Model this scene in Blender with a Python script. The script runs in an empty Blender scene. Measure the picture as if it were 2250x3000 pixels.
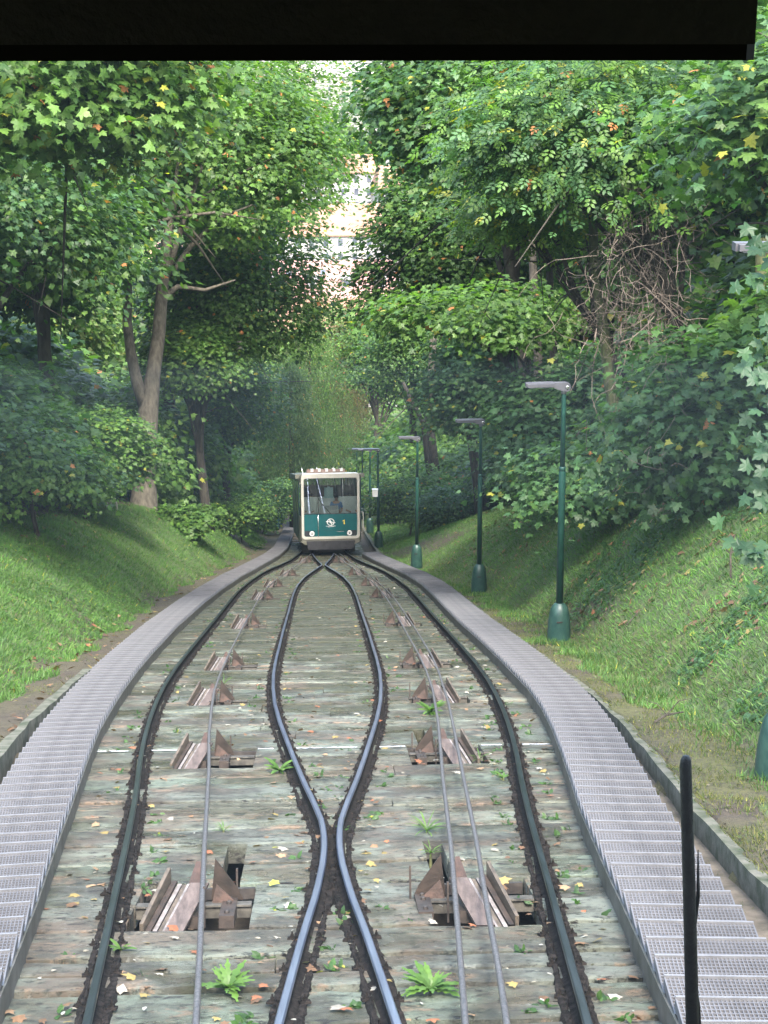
import bpy, math, random
import numpy as np
from mathutils import Matrix, Vector

# ------------------------------------------------------------------ frame of the slope
A = math.radians(16.5)
CA_, SA_, TA_ = math.cos(A), math.sin(A), math.tan(A)
S = bpy.context.scene
COL = S.collection

def W(u, s, n):
    """slope coordinates (across, downhill, normal) -> world"""
    return Vector((u, s*CA_ + n*SA_, -s*SA_ + n*CA_))

# ------------------------------------------------------------------ camera
PSI, PIT = math.radians(2.27711), math.radians(16.89430)
cam_d = bpy.data.cameras.new("camera"); cam = bpy.data.objects.new("camera", cam_d)
COL.objects.link(cam)
cam.location = W(-.044, 0, 2.46)
cam.rotation_euler = (math.radians(90)-PIT, 0, -PSI)
cam_d.sensor_fit = 'VERTICAL'; cam_d.sensor_height = 36.0; cam_d.lens = 57.6
cam_d.clip_start = 0.05; cam_d.clip_end = 6000
S.camera = cam
CAMP = cam.location.copy()
_f = Vector((math.sin(PSI)*math.cos(PIT), math.cos(PSI)*math.cos(PIT), -math.sin(PIT)))
_r = Vector((math.cos(PSI), -math.sin(PSI), 0)); _u = _r.cross(_f)
def PX(px, py, Z):
    """real place (world) of a spot seen at depth Z, measured from the survey photo"""
    return CAMP + (_f + _r*((px-1125)/4800.0) + _u*((1500-py)/4800.0))*Z

# ------------------------------------------------------------------ world, sun, exposure
w = bpy.data.worlds.new("World"); S.world = w; w.use_nodes = True
nt = w.node_tree; nt.nodes.clear()
sky = nt.nodes.new('ShaderNodeTexSky'); sky.sky_type = 'NISHITA'; sky.sun_disc = False
SUN_EL, SUN_AZ = math.radians(56), math.radians(172)     # azimuth from +Y clockwise
sky.sun_elevation = SUN_EL; sky.sun_rotation = SUN_AZ
sky.air_density = 1.6; sky.dust_density = 3.5; sky.ozone_density = 1.0
bg = nt.nodes.new('ShaderNodeBackground'); bg.inputs[1].default_value = 0.15
wo_ = nt.nodes.new('ShaderNodeOutputWorld')
nt.links.new(sky.outputs[0], bg.inputs[0]); nt.links.new(bg.outputs[0], wo_.inputs[0])
sd = bpy.data.lights.new("sun", 'SUN'); so = bpy.data.objects.new("sun", sd); COL.objects.link(so)
sd.energy = 1.4; sd.angle = math.radians(12); sd.color = (1, .965, .91)
sdir = Vector((math.sin(SUN_AZ)*math.cos(SUN_EL), math.cos(SUN_AZ)*math.cos(SUN_EL), math.sin(SUN_EL)))
so.rotation_euler = sdir.to_track_quat('Z', 'Y').to_euler()
so.location = (0, 0, 60)
S.view_settings.view_transform = 'Standard'; S.view_settings.look = 'None'
S.view_settings.exposure = 2.9; S.view_settings.gamma = 1.0
S.cycles.max_bounces = 6; S.cycles.diffuse_bounces = 3; S.cycles.glossy_bounces = 2
S.cycles.transmission_bounces = 3; S.cycles.transparent_max_bounces = 8
S.cycles.caustics_reflective = False; S.cycles.caustics_refractive = False

rng = np.random.default_rng(7)
random.seed(7)

# ------------------------------------------------------------------ object helpers
def tag(o, label=None, cat=None, group=None, kind=None):
    if label: o['label'] = label
    if cat: o['category'] = cat
    if group: o['group'] = group
    if kind: o['kind'] = kind
    return o

def thing(name, label, cat, loc=(0, 0, 0), rot=(0, 0, 0), group=None):
    o = bpy.data.objects.new(name, None); COL.objects.link(o)
    o.location = loc; o.rotation_euler = rot; o.empty_display_size = .2
    return tag(o, label, cat, group)

def mesh_obj(name, V, Fs, mat, parent=None, smooth=False, tint=None, rot=None, loc=None):
    V = np.asarray(V, dtype=np.float32).reshape(-1, 3)
    me = bpy.data.meshes.new(name)
    if isinstance(Fs, np.ndarray):
        m, k = Fs.shape
        me.vertices.add(len(V)); me.vertices.foreach_set('co', V.ravel())
        me.loops.add(m*k); me.loops.foreach_set('vertex_index', Fs.astype(np.int32).ravel())
        me.polygons.add(m); me.polygons.foreach_set('loop_start', np.arange(0, m*k, k, dtype=np.int32))
        try: me.polygons.foreach_set('loop_total', np.full(m, k, dtype=np.int32))
        except Exception: pass
        me.update(calc_edges=True)
    else:
        me.from_pydata([tuple(map(float, v)) for v in V], [], [tuple(int(i) for i in f) for f in Fs])
        me.update()
    if tint is not None:
        at = me.attributes.new('tint', 'FLOAT_COLOR', 'POINT')
        c = np.ones((len(V), 4), dtype=np.float32); c[:, :3] = tint
        at.data.foreach_set('color', c.ravel())
    me.polygons.foreach_set('use_smooth', np.full(len(me.polygons), bool(smooth)))
    if mat is not None: me.materials.append(mat)
    o = bpy.data.objects.new(name, me); COL.objects.link(o)
    if parent is not None: o.parent = parent
    if rot is not None: o.rotation_euler = rot
    if loc is not None: o.location = loc
    return o

class MB:
    def __init__(s): s.V = []; s.F = []
    def add(s, V, F):
        b = len(s.V); s.V += [tuple(v) for v in V]; s.F += [tuple(b+i for i in f) for f in F]
    def box(s, x0, x1, y0, y1, z0, z1, M=None):
        V = [(x, y, z) for z in (z0, z1) for y in (y0, y1) for x in (x0, x1)]
        if M is not None: V = [tuple(M @ Vector(v)) for v in V]
        s.add(V, [(0,2,3,1),(4,5,7,6),(0,1,5,4),(2,6,7,3),(0,4,6,2),(1,3,7,5)])
    def bev(s, x0, x1, y0, y1, z0, z1, b=.01, M=None):
        """box with chamfered edges along z"""
        P = [(x0+b,y0),(x1-b,y0),(x1,y0+b),(x1,y1-b),(x1-b,y1),(x0+b,y1),(x0,y1-b),(x0,y0+b)]
        s.prism(P, z0, z1, M)
    def prism(s, P, z0, z1, M=None):
        n = len(P)
        V = [(x, y, z0) for x, y in P]+[(x, y, z1) for x, y in P]
        if M is not None: V = [tuple(M @ Vector(v)) for v in V]
        F = [tuple(range(n-1, -1, -1)), tuple(range(n, 2*n))]+[(i, (i+1) % n, n+(i+1) % n, n+i) for i in range(n)]
        s.add(V, F)
    def tube(s, P, R, k=8, cap=True):
        P = [Vector(p) for p in P]
        if not hasattr(R, '__len__'): R = [R]*len(P)
        V = []; F = []
        ref = None
        for i, p in enumerate(P):
            t = (P[min(i+1, len(P)-1)]-P[max(i-1, 0)])
            if t.length < 1e-9: t = Vector((0, 0, 1))
            t.normalize()
            if ref is None: ref = Vector((1, 0, 0)) if abs(t.x) < .8 else Vector((0, 1, 0))
            a = ref - t*ref.dot(t)
            if a.length < 1e-6: a = t.orthogonal()
            a.normalize(); ref = a; b = t.cross(a)
            for j in range(k):
                an = 2*math.pi*j/k
                V.append(p+(a*math.cos(an)+b*math.sin(an))*R[i])
        n = len(P)
        for i in range(n-1):
            for j in range(k):
                F.append((i*k+j, i*k+(j+1) % k, (i+1)*k+(j+1) % k, (i+1)*k+j))
        if cap: F.append(tuple(range(k-1, -1, -1))); F.append(tuple(range((n-1)*k, n*k)))
        s.add(V, F)
    def lathe(s, prof, k=16, M=None):
        """prof = [(r,z)]"""
        V = []; F = []
        for r, z in prof:
            for j in range(k):
                an = 2*math.pi*j/k; v = Vector((r*math.cos(an), r*math.sin(an), z))
                V.append(M @ v if M is not None else v)
        n = len(prof)
        for i in range(n-1):
            for j in range(k): F.append((i*k+j, i*k+(j+1) % k, (i+1)*k+(j+1) % k, (i+1)*k+j))
        F.append(tuple(range(k-1, -1, -1))); F.append(tuple(range((n-1)*k, n*k)))
        s.add(V, F)
    def build(s, name, mat, parent=None, smooth=False, **kw):
        return mesh_obj(name, s.V, s.F, mat, parent, smooth, **kw)

def dup(root, label=None, loc=None, rot=None, scale=None):
    def cp(o, par):
        c = o.copy(); COL.objects.link(c)
        if par is not None: c.parent = par
        for ch in o.children: cp(ch, c)
        return c
    c = cp(root, None)
    if label: c['label'] = label
    if loc is not None: c.location = loc
    if rot is not None: c.rotation_euler = rot
    if scale is not None: c.scale = scale
    return c

# ------------------------------------------------------------------ materials
def new_mat(name):
    m = bpy.data.materials.new(name); m.use_nodes = True
    n = m.node_tree; n.nodes.clear()
    o = n.nodes.new('ShaderNodeOutputMaterial'); p = n.nodes.new('ShaderNodeBsdfPrincipled')
    n.links.new(p.outputs[0], o.inputs[0])
    return m, n, p, o
def noise(n, scale, detail=4, rough=.6, vec=None, dim='3D'):
    t = n.nodes.new('ShaderNodeTexNoise'); t.inputs['Scale'].default_value = scale
    t.inputs['Detail'].default_value = detail; t.inputs['Roughness'].default_value = rough
    if vec is not None: n.links.new(vec, t.inputs['Vector'])
    return t.outputs['Fac']
def ramp(n, fac, stops, interp='LINEAR'):
    r = n.nodes.new('ShaderNodeValToRGB'); r.color_ramp.interpolation = interp
    e = r.color_ramp.elements
    while len(e) < len(stops): e.new(.5)
    for i, (p, c) in enumerate(stops):
        e[i].position = p; e[i].color = (c[0], c[1], c[2], 1) if hasattr(c, '__len__') else (c, c, c, 1)
    n.links.new(fac, r.inputs[0]); return r.outputs[0]
def mix(n, fac, a, b, mode='MIX'):
    m = n.nodes.new('ShaderNodeMix'); m.data_type = 'RGBA'; m.blend_type = mode
    for sck, v in ((0, fac), (6, a), (7, b)):
        if isinstance(v, (int, float)): m.inputs[sck].default_value = v
        elif isinstance(v, (tuple, list)): m.inputs[sck].default_value = (*v, 1)
        else: n.links.new(v, m.inputs[sck])
    return m.outputs[2]
def mapping(n, scale, coord='Object'):
    c = n.nodes.new('ShaderNodeTexCoord'); m = n.nodes.new('ShaderNodeMapping')
    m.inputs['Scale'].default_value = scale
    n.links.new(c.outputs[coord], m.inputs[0]); return m.outputs[0]
def bump(n, p, h, strength=.5, dist=.02):
    b = n.nodes.new('ShaderNodeBump'); b.inputs['Strength'].default_value = strength
    b.inputs['Distance'].default_value = dist
    n.links.new(h, b.inputs['Height']); n.links.new(b.outputs[0], p.inputs['Normal'])
def attr(n, name='tint'):
    a = n.nodes.new('ShaderNodeAttribute'); a.attribute_name = name; return a.outputs['Color']

def simple(name, c1, c2, scale=6, rough=.6, metal=0, bmp=.2, detail=5, stretch=(1, 1, 1), p0=.35, p1=.65, spec=.5, bd=.01):
    m, n, p, o = new_mat(name)
    v = mapping(n, stretch)
    f = noise(n, scale, detail, .6, v)
    n.links.new(ramp(n, f, [(p0, c1), (p1, c2)]), p.inputs['Base Color'])
    p.inputs['Roughness'].default_value = rough; p.inputs['Metallic'].default_value = metal
    p.inputs['Specular IOR Level'].default_value = spec
    if bmp: bump(n, p, noise(n, scale*4, 4, .6, v), bmp, bd)
    return m

M = {}
M['rust'] = simple('rusty_steel', (.016, .012, .009), (.044, .030, .022), 9, .65, .35, .4)
M['rust_red'] = simple('red_rust', (.028, .017, .012), (.056, .031, .022), 14, .75, .2, .4)
M['dark_steel'] = simple('dark_steel', (.018, .015, .014), (.05, .042, .036), 12, .55, .4, .3)
M['bright_groove'] = simple('worn_bright_steel', (.10, .085, .075), (.22, .195, .18), 16, .5, .3, .1)
M['rust_pale'] = simple('weathered_steel', (.03, .024, .017), (.085, .066, .047), 7, .7, .1, .3, stretch=(4, .5, 4))
M['rust_pink'] = simple('pinkish_steel', (.045, .032, .025), (.10, .074, .062), 7, .6, .1, .2, stretch=(4, .5, 4))
M['beam'] = simple('lichened_beam', (.022, .02, .016), (.07, .064, .052), 12, .8, .1, .4)
M['cable'] = simple('steel_cable', (.10, .095, .10), (.21, .19, .19), 60, .45, .75, .5, stretch=(1, .6, 1))
M['rail_outer'] = simple('rail_dark', (.012, .016, .020), (.028, .036, .044), 5, .3, .5, .1, stretch=(4, .3, 4))
M['rail_inner'] = simple('rail_sky_tinted_steel', (.10, .12, .20), (.17, .20, .30), 4, .28, .75, .1, stretch=(4, .3, 4))  # blue of the reflected sky is put into the base colour
M['grease'] = simple('grease_and_grit', (.006, .0055, .005), (.032, .026, .023), 22, .9, 0, .9, p0=.4, p1=.75, spec=.08)
M['galv'] = simple('galvanised_grating', (.075, .074, .079), (.13, .129, .136), 2.2, .6, .3, .1)
M['galv_edge'] = simple('bright_tread_edge', (.115, .115, .12), (.16, .16, .167), 7, .5, .3, .05)
M['galv_side'] = simple('stringer_plate', (.045, .045, .035), (.10, .095, .085), 5, .6, .3, .2)
M['green_pole'] = simple('green_paint', (.008, .042, .030), (.014, .062, .046), 8, .38, 0, .08)
M['green_base'] = simple('mossy_green_paint', (.008, .032, .028), (.022, .058, .044), 9, .42, 0, .25)
M['lamp_grey'] = simple('lamp_grey_metal', (.07, .068, .076), (.10, .097, .108), 5, .45, .2, .05)
M['lamp_dark'] = simple('lamp_hinge_metal', (.16, .16, .17), (.22, .22, .23), 5, .5, .2, .05)
M['black_frame'] = simple('black_window_frame', (.002, .002, .002), (.005, .0045, .004), 3, .7, 0, 0, spec=.15)
M['rubber'] = simple('black_rubber', (.006, .006, .006), (.016, .015, .014), 40, .6, 0, .3)
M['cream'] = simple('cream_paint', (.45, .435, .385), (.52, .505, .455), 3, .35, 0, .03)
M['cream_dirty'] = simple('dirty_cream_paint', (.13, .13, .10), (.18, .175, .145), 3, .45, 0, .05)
M['teal'] = simple('teal_paint', (.005, .078, .084), (.007, .096, .10), 3, .28, 0, .02)
M['dark_teal'] = simple('dark_door_panel', (.012, .04, .038), (.02, .06, .055), 3, .3, 0, .02)
M['undercar'] = simple('grey_undercar', (.025, .025, .028), (.045, .045, .05), 4, .6, .1, .1)
M['black'] = simple('black_seal', (.01, .01, .012), (.02, .02, .022), 10, .5, 0, .05)
M['white'] = simple('white_paint', (.70, .71, .70), (.80, .80, .79), 4, .4, 0, .02)
M['yellow'] = simple('yellow_paint', (.75, .55, .06), (.85, .63, .09), 4, .4, 0, .02)
M['silver'] = simple('chrome', (.5, .5, .5), (.65, .65, .65), 4, .2, .9, .02)
M['notice'] = simple('pale_blue_sheet', (.42, .58, .58), (.50, .66, .65), 2, .6, 0, .02)
M['concrete'] = simple('mossy_concrete', (.022, .030, .012), (.088, .085, .066), 5, .9, 0, .6, p0=.38, p1=.6)
M['slab'] = simple('earthy_concrete', (.03, .025, .016), (.095, .078, .058), 4, .9, 0, .6)
M['bark'] = simple('bark', (.018, .014, .010), (.065, .055, .04), 9, .9, 0, .9, stretch=(1, 1, .25), bd=.04)
M['bark_pale'] = simple('pale_bark', (.045, .038, .027), (.12, .105, .078), 9, .9, 0, .8, stretch=(1, 1, .25), bd=.04)
M['bark_moss'] = simple('mossy_bark', (.035, .043, .012), (.115, .12, .05), 6, .9, 0, .8, stretch=(1, 1, .4), bd=.04)
M['twig'] = simple('dead_twig', (.06, .045, .035), (.15, .12, .095), 6, .9, 0, 0)
M['wood_stake'] = simple('bleached_stake', (.35, .34, .28), (.5, .48, .42), 6, .9, 0, .1)
M['fence'] = simple('green_fence', (.012, .05, .045), (.02, .075, .065), 6, .5, .1, 0)
M['facade'] = simple('pale_facade', (.26, .24, .24), (.34, .32, .32), .6, .9, 0, 0)
M['facade_beige'] = simple('beige_facade', (.20, .19, .18), (.25, .24, .225), .6, .9, 0, 0)
M['pane'] = simple('far_pane', (.05, .06, .08), (.10, .11, .13), 1, .2, 0, 0)
M['skin'] = simple('skin', (.42, .24, .17), (.48, .28, .2), 6, .6, 0, 0)
M['shirt'] = simple('blue_shirt', (.09, .22, .50), (.12, .27, .58), 12, .8, 0, .05)
M['hair'] = simple('dark_hair', (.02, .015, .012), (.04, .03, .025), 30, .7, 0, .1)
M['dark_cloth'] = simple('dark_cloth', (.05, .035, .035), (.12, .08, .075), 8, .8, 0, .05)
M['red_cloth'] = simple('red_cloth', (.32, .04, .04), (.4, .06, .06), 8, .8, 0, .05)
M['interior'] = simple('cabin_interior', (.10, .085, .07), (.16, .14, .12), 3, .7, 0, 0)

def roof_mat(name, c1, c2):
    m, n, p, o = new_mat(name)
    wv = n.nodes.new('ShaderNodeTexWave'); wv.wave_type = 'BANDS'; wv.bands_direction = 'Z'
    wv.inputs['Scale'].default_value = 1.6; wv.inputs['Distortion'].default_value = .6
    n.links.new(mapping(n, (1, 1, 1)), wv.inputs[0])
    nz = noise(n, 1.2, 5, .7)
    c = mix(n, nz, c1, c2); n.links.new(mix(n, ramp(n, wv.outputs['Fac'], [(0, .72), (.35, 1)]), (c1[0]*.6, c1[1]*.6, c1[2]*.6), c), p.inputs['Base Color'])
    p.inputs['Roughness'].default_value = .85
    return m
M['roof_orange'] = roof_mat('orange_tiles', (.20, .10, .065), (.26, .15, .105))
M['roof_pink'] = roof_mat('faded_red_tiles', (.25, .125, .11), (.32, .19, .165))
M['roof_grey'] = roof_mat('pale_grey_tiles', (.22, .20, .195), (.28, .265, .255))

def leaf_mat(name, gloss=.45, trans=.52, sat=1.0):
    m, n, p, o = new_mat(name)
    c = attr(n)
    nz = noise(n, 40, 2, .5, mapping(n, (1, 1, 1)))
    c = mix(n, ramp(n, nz, [(.35, .8), (.65, 1.0)]), (.01, .02, .005), c)
    n.links.new(c, p.inputs['Base Color'])
    p.inputs['Roughness'].default_value = gloss; p.inputs['Specular IOR Level'].default_value = .35
    tr = n.nodes.new('ShaderNodeBsdfTranslucent')
    tc = mix(n, 1.0, c, (1.35, 1.5, .55), 'MULTIPLY'); n.links.new(tc, tr.inputs[0])
    mx = n.nodes.new('ShaderNodeMixShader'); mx.inputs[0].default_value = trans
    n.links.new(p.outputs[0], mx.inputs[1]); n.links.new(tr.outputs[0], mx.inputs[2])
    n.links.new(mx.outputs[0], o.inputs[0])
    return m
M['leaf'] = leaf_mat('foliage_leaf')
M['grass'] = leaf_mat('grass_blade', .6, .35)
M['litter'] = leaf_mat('fallen_leaf', .7, .15)

def bed_mat():
    m, n, p, o = new_mat('weathered_planks')
    v = mapping(n, (2.0, 4.6, 4)); v2 = mapping(n, (1.5, 1.9, 1)); v1 = mapping(n, (1, 1, 1))
    g = noise(n, 3.2, 10, .72, v)             # grain along the plank
    t = attr(n)
    a = noise(n, 1.1, 6, .62, v2); b_ = noise(n, 7, 8, .75, v2)
    # grey green weathered timber, brown where the skin has worn off, tan where it split
    c = mix(n, ramp(n, a, [(.42, 0), (.57, 1)]), (.048, .046, .035), (.128, .142, .114))
    c = mix(n, ramp(n, noise(n, .9, 7, .68, mapping(n, (1.1, 1.6, 1))), [(.50, 0), (.60, .8)]), c, (.088, .066, .047))
    c = mix(n, 1.0, c, t, 'MULTIPLY')
    c = mix(n, ramp(n, noise(n, 1.5, 9, .72, mapping(n, (1.2, 1.7, 1))), [(.57, 0), (.61, .85)]), c, (.165, .118, .078))
    c = mix(n, ramp(n, b_, [(.58, 0), (.68, .8)]), c, (.19, .195, .17))
    c = mix(n, ramp(n, b_, [(.38, .95), (.47, 0)]), c, (.017, .020, .014))
    sep = n.nodes.new('ShaderNodeSeparateXYZ'); n.links.new(v1, sep.inputs[0])
    mr = n.nodes.new('ShaderNodeMapRange'); mr.inputs[1].default_value = 13; mr.inputs[2].default_value = 32
    mr.inputs[3].default_value = -.03; mr.inputs[4].default_value = .18
    n.links.new(sep.outputs[1], mr.inputs[0])
    ad = n.nodes.new('ShaderNodeMath'); ad.operation = 'ADD'; n.links.new(noise(n, .8, 7, .7, v1), ad.inputs[0]); n.links.new(mr.outputs[0], ad.inputs[1])
    mg = mix(n, noise(n, 9, 6, .75, v2), (.009, .010, .005), (.047, .048, .017))
    c = mix(n, ramp(n, ad.outputs[0], [(.53, 0), (.62, .85)]), c, mg)
    cr = ramp(n, g, [(.395, 0), (.43, 1)])    # splits
    c = mix(n, cr, (.010, .009, .007), c)
    n.links.new(c, p.inputs['Base Color'])
    n.links.new(ramp(n, noise(n, .7, 5, .6, v2), [(.42, .22), (.56, .75)]), p.inputs['Roughness'])
    h = mix(n, .45, g, noise(n, 14, 8, .8, v2)); bump(n, p, h, 1.0, .06)
    return m
M['bed'] = bed_mat()

def terrain_mat():
    m, n, p, o = new_mat('bank_ground')
    t = attr(n)                     # x: grassy, y: moss, z: forest floor
    sep = n.nodes.new('ShaderNodeSeparateColor'); n.links.new(t, sep.inputs[0])
    v = mapping(n, (1, 1, 1))
    a = noise(n, 3, 8, .7, v); b = noise(n, 30, 5, .7, v)
    earth = mix(n, b, (.018, .013, .008), (.075, .055, .034))
    grass = mix(n, b, (.028, .066, .014), (.075, .145, .03))
    grass = mix(n, ramp(n, a, [(.4, 0), (.62, 1)]), grass, (.075, .085, .022))
    moss = mix(n, b, (.035, .042, .008), (.105, .108, .02))
    ad = n.nodes.new('ShaderNodeMath'); ad.operation = 'ADD'; n.links.new(sep.outputs[0], ad.inputs[0])
    sb = n.nodes.new('ShaderNodeMath'); sb.operation = 'SUBTRACT'; n.links.new(a, sb.inputs[0]); sb.inputs[1].default_value = .5
    n.links.new(sb.outputs[0], ad.inputs[1])
    c = mix(n, ramp(n, ad.outputs[0], [(.42, 0), (.6, 1)]), earth, grass)
    c = mix(n, sep.outputs[1], c, moss)
    c = mix(n, ramp(n, noise(n, 11, 8, .8, v), [(.40, .8), (.52, 0)]), c, (.012, .010, .006))
    n.links.new(c, p.inputs['Base Color']); p.inputs['Roughness'].default_value = .95
    bump(n, p, mix(n, .5, a, b), .8, .08)
    return m
M['terrain'] = terrain_mat()

# ------------------------------------------------------------------ survey tables
def NS(s): return .0004*np.maximum(0, np.minimum(s, 400)-45)**2
def tab(pts):
    a = np.array(pts, float); return lambda s: np.interp(s, a[:, 0], a[:, 1])
uo_t = tab([(0,.74),(5,.95),(7.4,1.13),(8.9,1.24),(9.7,1.30),(10.8,1.38),(11.9,1.46),(12.9,1.54),(13.9,1.625),(14.7,1.70),(15.7,1.785),(16.9,1.875),(18.2,1.96),(19.7,2.04),(21.5,2.11),(23.6,2.155),(26,2.18),(30,2.20),(34,2.22),(39,2.26),(44.3,2.28),(49,2.20),(53.5,2.03),(56.8,1.80),(59,1.58),(63,1.24),(68,.98),(76,.75),(200,.75)])
ui_t = tab([(0,.70),(4,.47),(7.3,.27),(8.3,.21),(9,.165),(9.8,.105),(10.7,.06),(11.3,.05),(12,.065),(12.85,.135),(13.75,.22),(14.9,.315),(16,.40),(17.5,.515),(19.1,.615),(20.8,.685),(22.5,.73),(24.5,.75),(29.8,.77),(35,.775),(40,.79),(43,.78),(46.5,.74),(50.5,.61),(53.7,.42),(56.4,.22),(58.4,.075),(59.3,.075),(63,.27),(67,.43),(76,.60)])
wiR = tab([(0,1.1),(7.6,1.54),(9,1.64),(10.2,1.72),(12.2,1.87),(13.5,2.0),(14.9,2.13),(16.4,2.26),(18.1,2.38),(19.9,2.46),(21.8,2.49),(24,2.52),(27,2.54),(31,2.54),(35,2.58),(40,2.65),(45,2.69),(50.4,2.57),(55,2.29),(61,1.90),(66,1.58),(200,1.5)])
wiL = tab([(0,1.15),(7.9,1.61),(9.6,1.74),(10.8,1.85),(12.6,2.0),(15.4,2.24),(16.8,2.35),(18.4,2.44),(20.2,2.53),(22.6,2.62),(24.9,2.68),(30.7,2.78),(38,2.79),(44,2.73),(50.8,2.57),(58.9,2.15),(66,1.75),(72,1.55),(200,1.5)])
WW = .60
footL = tab([(0,3.3),(14,3.75),(20,3.95),(30,4.1),(46,4.15),(52,3.75),(65,3.2),(80,2.8),(200,2.8)])
footR = tab([(0,3.3),(13,3.8),(20,3.95),(30,4.1),(40,4.05),(50,3.5),(58,3.1),(70,2.75),(200,2.75)])
hL = tab([(0,1.3),(20,1.7),(34,1.95),(60,2.35),(68,1.9),(76,1.2),(90,.6),(200,.5)])
hR = tab([(0,2.4),(30,2.7),(40,2.65),(50,2.3),(60,1.85),(75,.8),(90,.6),(200,.5)])
cabL = tab([(0,-.45),(7,-.61),(8.2,-.68),(9.4,-.755),(11.1,-.86),(14,-1.03),(16.2,-1.18),(18.2,-1.29),(19.9,-1.37),(22.3,-1.43),(25.3,-1.47),(30,-1.51),(38.8,-1.55),(44,-1.51),(47.9,-1.41),(53.6,-1.14),(59.6,-.81),(66,-.48),(80,-.2)])
cabA = tab([(0,.3),(7,.55),(8.6,.65),(10.7,.78),(13.3,.92),(14.3,.98),(16.8,1.13),(19.7,1.27),(21.8,1.33),(24.2,1.37),(27.6,1.39),(32.6,1.43),(38.1,1.45),(42,1.42),(46.2,1.35),(51,1.16),(58.4,.81),(67.2,.39),(80,.05)])
cabB = tab([(0,.42),(7,.73),(7.9,.79),(9,.85),(10.9,.965),(13.1,1.08),(15.9,1.23),(18.4,1.36),(21.8,1.49),(24.1,1.55),(29.6,1.60),(38.1,1.63),(42,1.59),(46.1,1.50),(52.5,1.31),(57.9,1.0),(68,.57),(80,.2)])
def smooth_tab(f, s, wd=1.2):
    k = np.linspace(-1, 1, 9); ww = 1-np.abs(k)*.8
    return sum(f(s+wd*a)*b for a, b in zip(k, ww))/ww.sum()
ROW0, PITCH = 5.39, .58
# pits: row index -> list of (u0,u1)
PITS = {}
def pit(rows, u0, u1):
    for r_ in rows: PITS.setdefault(r_, []).append((u0, u1))
pit([7, 8], -1.21, -.49); pit([7, 8], .58, 1.24)
pit([9, 10], -.74, -.60); pit([9, 10], .65, .79)
pit([17, 18], -1.45, -.71); pit([17, 18], .77, 1.50)
pit([19], -1.12, -1.0); pit([19, 20], .90, 1.02)
pit([25], -1.70, -.98); pit([25], 1.0, 1.74)
pit([32, 33], -1.78, -1.03); pit([32, 33], 1.09, 1.86)
pit([46, 47], -1.83, -1.16); pit([46, 47], 1.18, 1.90)
pit([62], -1.88, -1.12); pit([62], 1.15, 1.90)
pit([72], -1.80, -1.05); pit([72], 1.08, 1.82)
pit([83], -1.60, -.77); pit([83], .79, 1.5)
pit([98, 99], -1.2, -.3); pit([98, 99], .3, 1.1)

def vnoise(x, y, seed=0, sc=1.0):
    """cheap smooth value noise"""
    r = np.random.default_rng(seed); out = np.zeros(np.broadcast(x, y).shape)
    for k in range(7):
        a = r.uniform(0, 2*np.pi); fr = r.uniform(.5, 2.0)*sc; ph = r.uniform(0, 6.28)
        out += np.sin((x*np.cos(a)+y*np.sin(a))*fr+ph)
    return out/3.5

def zb(Y):
    s = np.minimum(Y/CA_, 400.); return -s*SA_ + NS(s)/CA_
def hgt(u, s):
    """height of the ground over the slope plane"""
    u = np.asarray(u, float); s = np.asarray(s, float)
    v = np.abs(u); L = u < 0
    wi = np.where(L, wiL(s), wiR(s)); wo = wi+WW; ft = np.where(L, footL(s), footR(s)); H = np.where(L, hL(s), hR(s))
    h = np.full(u.shape, -.62)
    h = np.where(v > wi+.10, -.06, h)
    kerb = wo+.33*np.clip((22-s)/14, 0, 1)+.03
    mossh = np.where(s < 24, .16, .10)
    h = np.where(v > kerb, mossh, h)
    t = np.clip((v-ft)/3.1, 0, 1); sm = t*(1.35-.35*t*t)
    h = np.where(v > kerb, mossh+np.minimum(sm, 1)*(H-mossh)+.10*t*vnoise(u, s, 3, .9), h)
    back = np.maximum(0, v-ft-3.1)
    h = h+np.where(v > kerb, np.minimum(back, 45)*.17, 0)*np.clip((160-s)/60, 0, 1)+np.where(back > 0, .15*vnoise(u, s, 5, .5), 0)*np.clip(back/3, 0, 1)
    return h
def gz(X, Y):
    return float(zb(np.array(Y))+hgt(np.array([X]), np.array([Y/CA_]))[0]/CA_)

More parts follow.
